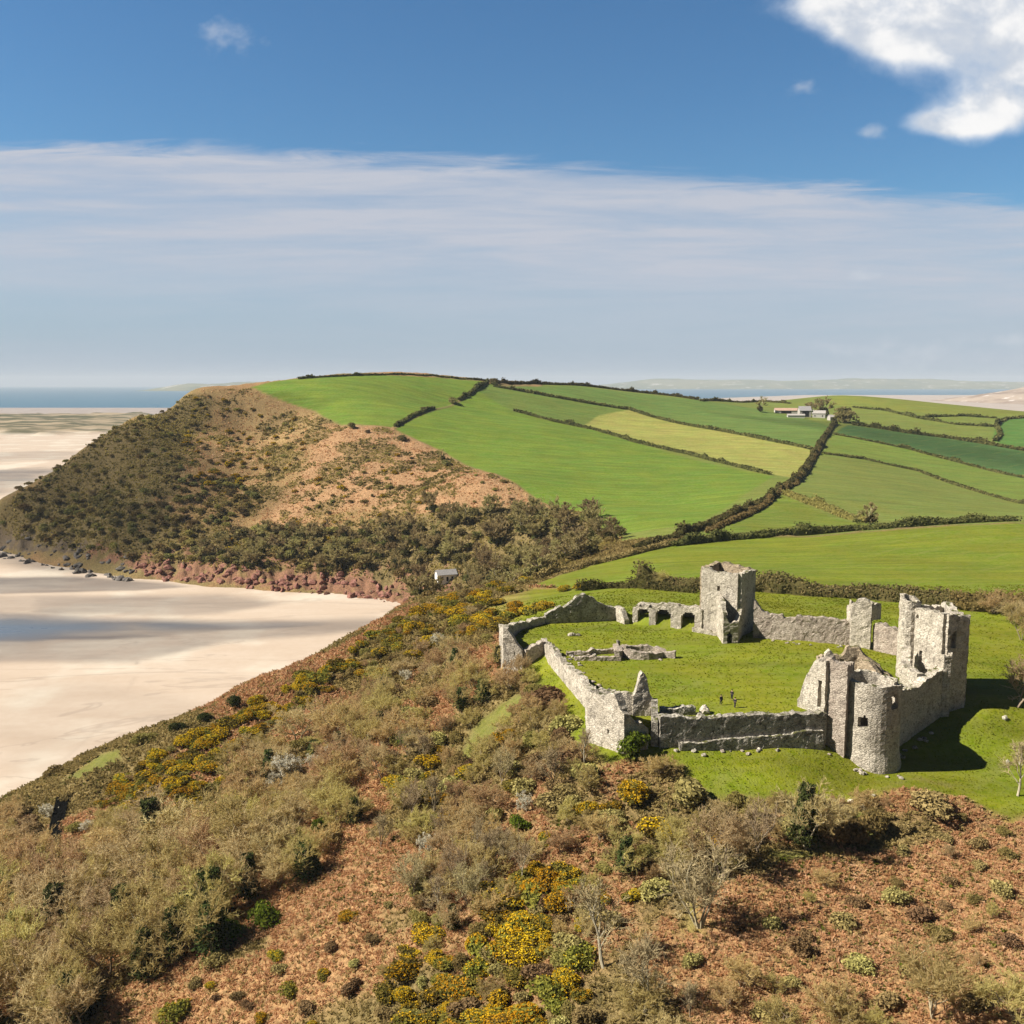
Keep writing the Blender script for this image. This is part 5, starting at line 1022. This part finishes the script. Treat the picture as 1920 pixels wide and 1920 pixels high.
hedge('broad double hedge beside the lane that climbs to the farm', [(1566,795),(1540,828),(1527,852),(1497,897),(1445,934),(1385,962),(1320,990),(1250,1012),(1195,1030)], 5.5, 3.8, seed=6, group=HG)
hedge('second hedge of the lane, on its field side', [(1535,842),(1490,908),(1430,950),(1375,978),(1325,1000)], 4, 2.6, mat=M_OLIVE, seed=7, group=HG)
hedge('bushy hedge dropping from the lane to the long field hedge', [(1475,928),(1510,942),(1550,957),(1590,972),(1625,980)], 6, 4.2, mat=M_OLIVE, seed=8, group=HG)
hedge('long level hedge along the top of the large field behind the castle', [(1905,977),(1800,981),(1700,988),(1600,995),(1480,1004),(1350,1013),(1260,1024)], 4.5, 3.4, seed=9, group=HG)
hedge('pale topped hedge bank curving down to the castle gorse', [(1250,1024),(1180,1042),(1120,1057),(1060,1072),(1008,1087)], 4.5, 2.6, mat=M_BRAM, seed=10, group=HG)
hedge('thin hedge crossing the olive fields on the right', [(1545,851),(1620,861),(1720,883),(1800,912),(1860,930),(1925,946)], 3.5, 2.2, seed=11, group=HG)
hedge('hedge along the top of the shaded field', [(1600,797),(1700,812),(1780,822),(1850,833),(1925,846)], 5, 4.0, seed=12, group=HG)
hedge('hedge along the foot of the shaded field', [(1567,815),(1640,829),(1700,841),(1800,868),(1925,897)], 3.5, 2.2, seed=13, group=HG)
hedge('thin hedge across the pale upper pasture on the right', [(1600,764),(1660,770),(1720,784),(1790,796),(1862,800)], 4, 2.4, seed=14, group=HG)
hedge('faint hedge along the ridge pasture at the right', [(1715,783),(1800,780),(1865,784)], 4, 2.2, seed=15, group=HG)
hedge('hooked hedge round the bright green corner field at the right edge', [(1925,783),(1885,786),(1868,796),(1876,815),(1865,827)], 4.5, 3.0, seed=16, group=HG)
hedge('thin hedge above the white farm', [(1315,752),(1370,752),(1420,753),(1480,757)], 4, 2.6, seed=17, group=HG)
hedge('brown tangled hedge behind the rear curtain wall of the castle', [(1200,1096),(1250,1100),(1300,1102),(1380,1104),(1430,1106),(1500,1113),(1560,1118),(1640,1124),(1720,1131),(1800,1138)], 4.6, 3.2, mat=M_HEDGE2, seed=18, dens=1.2)
hedge('olive hedge behind the great gatehouse at the right edge', [(1800,1140),(1860,1146),(1925,1152)], 5, 4.4, mat=M_OLIVE, seed=19, dens=1.2)
hedge('dark hedge underneath the brown tangled hedge behind the arches', [(1090,1108),(1140,1102),(1190,1102),(1240,1106),(1300,1110)], 2.6, 1.8, mat=M_HEDGE, seed=20, dens=1.2)
for (px, py, h, kind, sw, lab, cat) in [
  (1425, 772, 17, 'woodland_tree', 1.1, 'grey bare tree left of the white farm', 'tree'), (1542, 780, 22, 'woodland_tree', 1.3, 'largest bare tree behind the white farm', 'tree'),
  (1515, 776, 13, 'woodland_tree', 1.1, 'bare tree between the farm barn and the largest tree', 'tree'), (1583, 792, 17, 'dark_bush', 1.25, 'dark round tree at the top of the lane right of the farm', 'tree'),
  (1632, 982, 10, 'woodland_tree', 1.2, 'pale bare tree standing at the meeting of the two field hedges', 'tree'), (1608, 982, 6, 'woodland_tree', 1.3, 'pinkish bush left of the pale tree at the hedge corner', 'bush'),
  (1860, 1150, 6.5, 'bare_tree', 1.5, 'wide bare tree over the olive hedge at the right edge', 'tree'), (1910, 1172, 7, 'bare_tree', 1.4, 'large bare tree in the right edge hedge', 'tree'), (1240, 1100, 5, 'bare_tree', 1.3, 'pinkish bare tree behind the arched wall', 'tree'),
  (660, 803, 5, 'dark_bush', 1.0, 'lone dark bush at the top of the bracken edge', 'bush'), (690, 812, 3, 'dark_bush', 1.0, 'small dark bush right of the lone one at the bracken edge', 'bush'), (752, 826, 5, 'dark_bush', 1.1, 'dark bush where the gappy hedge meets the bracken', 'bush'),
  (830, 862, 8, 'woodland_tree', 1.2, 'grey bare tree on the edge between bracken and green field', 'tree'), (838, 872, 4, 'dark_bush', 1.4, 'dark bush under the grey tree on the bracken edge', 'bush'),
  (848, 756, 6, 'dark_bush', 1.3, 'dark bush in the middle of the gappy hedge', 'bush'), (795, 771, 4, 'dark_bush', 1.2, 'dark bush below the middle of the gappy hedge', 'bush'), (925, 718, 6, 'dark_bush', 1.3, 'dark bush on the skyline where the hedges meet', 'bush')]:
    x, y = at_px(px, py); plant(kind, x, y, h, lab, cat, None, None, None, sw)

# ------------------------------------------------------------------ headland: scrub, woods, red rocks
rng = np.random.default_rng(9)
def hok(x, y): return float(GZ(x, y)) > 9 and not (abs(x - COT[0]) < 10 and -34 < y - COT[1] < 8)
def fillfar(pts, n, mind, kinds, where, ok=hok):
    pg = poly(*pts); w = np.array([k[1] for k in kinds], float); w /= w.sum()
    for x, y in scatter(pg, n, mind, rng, ok):
        k = kinds[rng.choice(len(kinds), p=w)]; h = rng.uniform(k[2], k[3]); size = 'taller' if h > (k[2] + k[3]) / 2 else 'lower'
        plant(k[0], x, y, h, f'{size} {k[4]} {where}', k[5], f'{k[4]}s {where}', None, None, rng.uniform(0.9, 1.4))
WT_ = lambda w, a, b: ('woodland_tree', w, a, b, 'bare woodland tree', 'tree')
HB = lambda w, a, b: ('heath_bush', w, a, b, 'olive brown bush', 'bush')
DB = lambda w, a, b: ('dark_bush', w, a, b, 'dark green bush', 'bush')
HGo = lambda w, a, b: ('heath_gorse', w, a, b, 'yellow gorse bush', 'gorse')
fillfar([(680,1000),(800,960),(960,955),(1100,965),(1165,1005),(1110,1045),(1000,1085),(870,1110),(800,1128),(700,1110),(620,1060)], 165, 3.8, [WT_(7, 8, 13), DB(1.2, 3, 6), HB(1.2, 2.5, 4)], 'in the wood behind the cove')
fillfar([(380,1010),(500,985),(640,1000),(700,1050),(680,1105),(560,1085),(450,1080),(380,1070)], 110, 4.0, [WT_(4, 7, 11), DB(2.0, 3, 6), HB(3, 2.5, 4.5), HGo(0.5, 2, 3)], 'above the red rocks')
fillfar([(0,985),(90,930),(220,900),(330,960),(390,1010),(380,1072),(250,1070),(100,1050),(10,1010)], 130, 4.4, [DB(4, 2.6, 5), HB(4, 2.6, 4.4), WT_(1.5, 5, 8)], 'low on the left end of the headland')
fillfar([(30,960),(100,880),(200,810),(300,760),(340,750),(360,820),(330,920),(220,900),(90,930)], 130, 4.6, [DB(3, 1.8, 3.2), HB(5, 1.8, 3.2)], 'on the steep left flank of the headland')
fillfar([(330,760),(440,745),(560,780),(600,830),(560,880),(440,900),(350,880)], 90, 5.5, [HB(4, 1.6, 3.4), HGo(4, 1.4, 2.8), DB(1.0, 1.6, 3)], 'across the brow of the headland')
fillfar([(330,900),(440,900),(500,930),(440,990),(330,980)], 55, 4.8, [DB(4, 2.5, 5), HB(3, 2.2, 4)], 'in the dark belt across the headland')
fillfar([(360,880),(440,850),(470,900),(420,930),(370,920)], 16, 5.0, [HGo(5, 1.8, 3.2)], 'in the golden patch of the headland')
fillfar([(520,940),(640,850),(780,850),(850,900),(800,960),(640,990),(540,990)], 60, 6.5, [HGo(3, 1.3, 2.6), HB(4, 1.3, 2.8), DB(1, 1.5, 2.6)], 'scattered in the pink bracken of the headland')
fillfar([(870,880),(1010,945),(960,955),(820,940)], 10, 8.0, [HB(4, 1.2, 2.4), DB(1, 1.2, 2)], 'thinly spread at the right end of the bracken')
def clumps(name, n, seed, pg, mat, size, keep, label):
    rng = np.random.default_rng(seed); P_ = np.array([p[:2] for p in pg]); lo, hi = P_.min(0), P_.max(0); x = rng.uniform(lo[0], hi[0], n * 4); y = rng.uniform(lo[1], hi[1], n * 4); k = inpoly(x, y, pg); x, y = x[k], y[k]; z = GZ(x, y); k = (z > 8) & keep(x, y); x, y, z = x[k][:n], y[k][:n], z[k][:n]; n = len(x); B = Buf()
    rn = np.clip(fbm(x, y, 0.06, 3, seed) * 1.5 - 0.25 + rng.normal(size=n) * 0.22, 0, 1)
    for b in range(3):
        c = np.stack([x + rng.normal(size=n) * 0.8, y + rng.normal(size=n) * 0.8, z + rng.uniform(0.0, 0.7, n) * size], 1); a = unit(rng.normal(size=(n, 3)) * 0.7 + np.array([0, -0.3, 0.6])); t = unit(np.cross(a, rng.normal(size=(n, 3)))); u = np.cross(a, t); s = (size * rng.uniform(0.5, 1.3, n))[:, None]
        V = np.stack([c - t * s, c - u * s * .7, c + t * s, c + u * s * .7], 1); B.add(V, q=np.arange(n * 4).reshape(n, 4), r=np.repeat(np.clip(rn + rng.normal(size=n) * .15, 0, 1), 4))
    o = bpy.data.objects.new(name, B.me(name, mat)); COL.objects.link(o); return tag(o, label, name.replace('_', ' '), kind='stuff')
clumps('heath_scrub', 20000, 31, HEATH, M_HEATH, 0.75, lambda x, y: fbm(x, y, 0.045, 4, 21) * 0.6 + fbm(x, y, 0.16, 3, 22) * 0.4 > np.where(inpoly(x, y, WOODS) | inpoly(x, y, FLANK), 0.3, 0.505), 'low olive and brown scrub matted over the headland slope')
clumps('heath_bracken', 9000, 32, HEATH, M_BRK, 0.6, lambda x, y: (fbm(x, y, 0.045, 4, 21) * 0.6 + fbm(x, y, 0.16, 3, 22) * 0.4 < 0.52) & ~inpoly(x, y, WOODS) & ~inpoly(x, y, FLANK), 'pinkish dead bracken over the open headland slope')
RED = stone_mat('red_rock', (0.36, 0.18, 0.135), (0.24, 0.10, 0.075), (0.08, 0.04, 0.035), 0.9); GRY = stone_mat('grey_shore_rock', (0.22, 0.20, 0.18), (0.13, 0.115, 0.11), (0.05, 0.045, 0.045), 0.6)
rocks = {m.name: [rock_mesh('shore_rock', 50 + i + k * 10, 2.8, 1.7, 1.9, m, 2, 1.7) for i in range(4)] for k, m in enumerate((RED, GRY))}
rng = np.random.default_rng(77)
def shore(pts, n, mat, off, smin, smax, lab, grp):
    P_ = np.array([atz(px, py, 1.0)[:2] for px, py in pts]); L = np.concatenate([[0], np.cumsum(np.linalg.norm(np.diff(P_, axis=0), axis=1))])
    for i in range(n):
        s = rng.uniform(0, L[-1]); x = np.interp(s, L, P_[:, 0]) + rng.normal() * 1.5; y = np.interp(s, L, P_[:, 1]) + rng.uniform(*off); sc = rng.uniform(smin, smax); z = max(float(GZ(x, y)), 0.7)
        o = put_mesh('shore_rock', rocks[mat.name][i % 4], (x, y, z), rng.uniform(0, 6.28), (sc, sc * rng.uniform(.7, 1.2), sc * rng.uniform(.6, 1.3))); big = 'large' if sc > (smin + smax) / 2 else 'small'
        tag(o, f'{big} {lab}', 'rock', grp)
shore([(250,1078),(330,1088),(450,1101),(560,1108),(640,1113),(720,1126),(770,1134)], 170, RED, (-3, 12), 0.22, 0.95, 'red rock at the foot of the headland cliff', 'red rocks along the cove')
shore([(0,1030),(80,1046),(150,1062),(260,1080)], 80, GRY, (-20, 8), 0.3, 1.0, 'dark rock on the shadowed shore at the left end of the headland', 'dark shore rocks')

# ------------------------------------------------------------------ buildings
def plain(name, col, rough=0.85, nz=0.12, sc=1.5):
    m, t, out = newmat(name); pos = N(t, 'ShaderNodeNewGeometry').outputs['Position']
    c = MIX(t, MR(t, NOISE(t, pos, sc, 4, 0.6), 0.35, 0.65), tuple(x * (1 - nz) for x in col), tuple(min(1, x * (1 + nz)) for x in col))
    bs = N(t, 'ShaderNodeBsdfPrincipled', ins={'Base Color': c, 'Roughness': rough, 'Specular IOR Level': 0.25}); t.links.new(bs.outputs[0], out.inputs[0]); return m
WHITE = plain('white_render', (0.46, 0.44, 0.40)); SLATE = plain('slate', (0.26, 0.25, 0.25)); PALER = plain('pale_roof', (0.36, 0.335, 0.31)); RUST = plain('rusty_roof', (0.42, 0.28, 0.21)); DARK = plain('dark_opening', (0.012, 0.012, 0.014)); BLACK = leafmat('black_felt', [(0.006, 0.006, 0.006), (0.010, 0.010, 0.009)], 0)
WHITEC = plain('whitewash', (0.78, 0.76, 0.70), 0.85, 0.05)
CONC = plain('pale_concrete', (0.52, 0.47, 0.38))
def box(B, x0, x1, y0, y1, z0, z1):
    V = [(x, y, z) for z in (z0, z1) for y in (y0, y1) for x in (x0, x1)]; B.add(V, q=[(0, 2, 3, 1), (4, 5, 7, 6), (0, 1, 5, 4), (2, 6, 7, 3), (0, 4, 6, 2), (1, 3, 7, 5)])
def house(name, px, py, L, D, H, R, rz, label, cat, wall_m, roof_m, openings=(), chim=0, z=None, group=None):
    x, y = at_px(px, py); z0 = float(GZ(x, y)) if z is None else z; e = empty(name, (x, y, z0), rz); tag(e, label, cat, group)
    def add(nm, B, m, par=e): o = bpy.data.objects.new(nm, B.me(nm, m)); COL.objects.link(o); o.parent = par; return o
    w = Buf(); V = [(-L/2,-D/2,-1.5),(L/2,-D/2,-1.5),(L/2,D/2,-1.5),(-L/2,D/2,-1.5),(-L/2,-D/2,H),(L/2,-D/2,H),(L/2,D/2,H),(-L/2,D/2,H),(-L/2,0,H+R),(L/2,0,H+R)]
    w.add(V, q=[(0,1,5,4),(2,3,7,6)], t=[(1,2,6),(1,6,5),(5,6,9),(3,0,4),(3,4,7),(7,4,8)]); add('wall', w, wall_m)
    r = Buf(); o_ = 0.35; k = R / (D / 2)
    for s in (-1, 1):
        V = [(-L/2-o_, s*(D/2+o_), H-o_*k), (L/2+o_, s*(D/2+o_), H-o_*k), (L/2+o_, 0, H+R), (-L/2-o_, 0, H+R)]; V += [(a, b, c + 0.18) for a, b, c in V]
        r.add(V, q=[(0,1,2,3),(4,5,6,7),(0,1,5,4),(1,2,6,5),(2,3,7,6),(3,0,4,7)])
    ro = add('roof', r, roof_m)
    for i in range(chim):
        c = Buf(); xx = (L/2 - 0.6) * (1 if i else -1); box(c, xx-.4, xx+.4, -.4, .4, H+R-.5, H+R+1.0); add('chimney', c, wall_m, ro)
    for nm, a, b, c, d in openings:                      # on the front face
        q = Buf(); box(q, a, b, -D/2-.06, -D/2+.2, c, d); add(nm, q, DARK)
    return e
house('cottage', 836, 1088, 9.5, 5.5, 3.2, 1.9, 0.35, 'small white cottage with a grey roof among the bare trees above the cove', 'house', WHITEC, SLATE, [('window', -3, -2, 1, 2.2), ('door', -.5, .5, 0, 2.1), ('window', 2, 3, 1, 2.2)], 0)
FG = 'white farm buildings on the hill'
house('farm_shed', 1475, 775, 24, 7, 3.0, 2.2, -0.1, 'long low white farm shed with a reddish roof, leftmost of the farm', 'building', WHITE, RUST, [('doorway', -6, 4, 0, 2.4)], 0, group=FG)
house('barn', 1508, 781, 11, 12, 6.0, 4.0, -0.1, 'tall barn with a big dark doorway in the middle of the farm', 'barn', PALER, SLATE, [('doorway', -3.2, 3.2, 0, 5.6)], 0, group=FG)
house('farmhouse', 1535, 783, 12, 7, 4.2, 2.6, -0.3, 'white farmhouse right of the tall barn', 'house', WHITE, PALER, [('window', -4, -3, 1, 2.4), ('window', 3, 4, 1, 2.4)], 1, group=FG)
house('outbuilding', 1560, 788, 7, 6, 3.2, 2.0, 0.2, 'small pale outbuilding at the top of the lane', 'building', PALER, PALER, [('doorway', -1, 1, 0, 2.2)], 0, group=FG)
house('outbuilding', 1492, 783, 16, 5, 2.2, 1.2, -0.1, 'low white lean-to in front of the long farm shed', 'building', WHITE, PALER, [], 0, group=FG)
# long black shed on the lower slope
a, b = np.array(at_px(118, 1500)), np.array(at_px(93, 1612)); ax = unit(b - a); nrm = np.array([-ax[1], ax[0]]); Ls = float(np.linalg.norm(b - a)); za, zb = float(GZ(*a)), float(GZ(*b))
sh = empty('long_shed', (a[0], a[1], za), 0); tag(sh, 'long narrow black roofed shed half buried in the scrub at the lower left', 'shed')
def along(s, t, h): return (ax[0] * s * Ls + nrm[0] * t, ax[1] * s * Ls + nrm[1] * t, (zb - za) * s + h)
B = Buf(); V = [along(s, t, h) for h in (-1.2, 0.75) for s in (0, 1) for t in (-1.15, 1.15)]; B.add(V, q=[(0,1,3,2),(0,1,5,4),(2,3,7,6),(0,2,6,4),(1,3,7,5)]); o = bpy.data.objects.new('wall', B.me('wall', BLACK)); COL.objects.link(o); o.parent = sh
B = Buf(); V = [along(s, t, h) for h in (0.75, 0.9) for s in (-0.02, 1.02) for t in (-1.35, 1.35)]; B.add(V, q=[(0,1,3,2),(4,6,7,5),(0,1,5,4),(2,3,7,6),(0,2,6,4),(1,3,7,5)]); o = bpy.data.objects.new('roof', B.me('roof', BLACK)); COL.objects.link(o); o.parent = sh
B = Buf(); V = [along(s, t, h) for h in (0.55, 0.92) for s in (1.022, 1.04) for t in (-1.38, 1.38)]; B.add(V, q=[(0,1,3,2),(4,6,7,5),(0,1,5,4),(2,3,7,6),(0,2,6,4),(1,3,7,5)]); o = bpy.data.objects.new('end_board', B.me('end_board', CONC)); COL.objects.link(o); o.parent = sh
# sea wall at the back of the cove
cw('sea_wall', 'pale low sea wall at the back of the cove beside the gorse', 'wall', [atz(790, 1132, 3.0)[:2], atz(830, 1136, 3.0)[:2], atz(885, 1124, 6.0)[:2]], 1.2, lin((0, 6.0), (40, 8.0)), zbot=0.5, seed=60, rag=0.1, mat=CONC, cell=0.6, group=None)

# ------------------------------------------------------------------ visitors on the green
SKIN = plain('skin', (0.45, 0.28, 0.20)); HAIR = plain('hair', (0.03, 0.02, 0.015))
def person(px, py, coat, legs, rz, label, pose=0):
    x, y = at_px(px, py); z = float(GZ(x, y)); e = empty('person', (x, y, z), rz); tag(e, label, 'person', 'visitors on the castle green')
    st = 0.14 + 0.08 * pose
    V = [(0,0,.95),(0,0,1.15),(0,0,1.38),(0,0,1.50),(0,.02,1.60),(0,.02,1.72),(.10,0,.90),(.11,-st*.4,.50),(.11,st*.3,.08),(.12,-.10+st*.3,.04),(-.10,0,.90),(-.11,st*.5,.50),(-.11,st*1.1,.08),(-.12,-.10+st*1.1,.04),
         (.19,0,1.40),(.25,.03,1.14),(.24,-.10,.92),(.235,-.14,.84),(-.19,0,1.40),(-.25,.03,1.14),(-.23,-.10+.2*pose,.92+.12*pose),(-.225,-.14+.2*pose,.84+.12*pose)]
    E_ = [(0,1),(1,2),(2,3),(3,4),(4,5),(0,6),(6,7),(7,8),(8,9),(0,10),(10,11),(11,12),(12,13),(2,14),(14,15),(15,16),(16,17),(2,18),(18,19),(19,20),(20,21)]
    Rr_ = [.15,.15,.17,.06,.085,.075,.09,.065,.045,.04,.09,.065,.045,.04,.065,.05,.04,.04,.065,.05,.04,.04]
    def skin(nm, idx, grow, mat):
        mp = {k: i for i, k in enumerate(idx)}; me = bpy.data.meshes.new(nm); me.from_pydata([V[k] for k in idx], [(mp[a], mp[b]) for a, b in E_ if a in mp and b in mp], [])
        o = bpy.data.objects.new(nm, me); COL.objects.link(o); o.parent = e; o.modifiers.new('skin', 'SKIN'); o.modifiers.new('sub', 'SUBSURF').levels = 1; o.modifiers['sub'].render_levels = 1
        for i, k in enumerate(idx): me.skin_vertices[0].data[i].radius = (Rr_[k] + grow, Rr_[k] * (.8 if k < 3 else 1) + grow)
        me.skin_vertices[0].data[0].use_root = True; me.materials.append(mat); return o
    skin('body', list(range(22)), 0, SKIN)
    skin('trousers', [0, 6, 7, 8, 10, 11, 12], .022, legs); skin('coat', [0, 1, 2, 14, 15, 16, 18, 19, 20], .03, coat)
    me = rock_mesh('hair', 3, .115, .125, .11, HAIR, 2); h = put_mesh('hair', me, (0, .035, 1.70)); h.parent = e
DK = plain('dark_coat', (0.02, 0.022, 0.03)); DK2 = plain('charcoal_coat', (0.035, 0.03, 0.03)); JN = plain('dark_trousers', (0.02, 0.025, 0.045))
person(1352, 1322, DK, JN, 0.4, 'person in a dark coat standing apart on the left of the green', 0)
person(1372, 1312, DK2, JN, -0.5, 'person in charcoal standing farthest back of the three on the green', 1)
person(1378, 1327, DK, DK2, 2.4, 'person in dark clothes nearest the front curtain wall', 1)

# ------------------------------------------------------------------ clouds overhead, beyond the top and side of the picture: they shade the headland and a field
cm, t, out = newmat('cloud_vapour'); t.links.new(N(t, 'ShaderNodeVolumePrincipled', ins={'Color': (0.95, 0.95, 0.95, 1), 'Density': 0.0065, 'Anisotropy': 0.6}).outputs[0], out.inputs['Volume'])
def shade_cloud(tx, ty, tz, hgt, sx, sy, sz, rz, seed, label):
    k = hgt / sdir.z; p = Vector((tx, ty, tz)) + sdir * k
    me = rock_mesh('cloud', seed, sx, sy, sz, cm, 5); o = put_mesh('cloud', me, p, rz); tag(o, label, 'cloud', 'clouds above the picture')
shade_cloud(-300, 640, 40, 520, 130, 95, 50, 0.5, 5, 'largest white cloud high over the sea to the left')
shade_cloud(-205, 760, 80, 560, 60, 34, 26, 0.3, 6, 'small white cloud beside the largest one to the left')
shade_cloud(-205, 590, 40, 500, 75, 26, 24, 0.4, 7, 'thin white cloud streak beneath the largest one')
x, y = at_px(1760, 845); shade_cloud(x + 20, y, 55, 640, 190, 42, 26, -0.72, 8, 'long white cloud high above, shading one field')
# ------------------------------------------------------------------ haze over the whole place
def haze(dens):
    m, t, out = newmat('haze_air')
    v = N(t, 'ShaderNodeVolumePrincipled', ins={'Color': (0.80, 0.88, 0.97, 1), 'Density': dens, 'Anisotropy': 0.0}); t.links.new(v.outputs[0], out.inputs['Volume'])
    x0, x1, y0, y1, z0, z1 = -19500, 19500, -120, 33000, -8, 330
    Vv = [(x, y, z) for z in (z0, z1) for y in (y0, y1) for x in (x0, x1)]
    o = mesh('haze', Vv, [(0, 2, 3, 1), (4, 5, 7, 6), (0, 1, 5, 4), (2, 6, 7, 3), (0, 4, 6, 2), (1, 3, 7, 5)], mat=m); tag(o, kind='stuff'); return o
haze(4.6e-5)
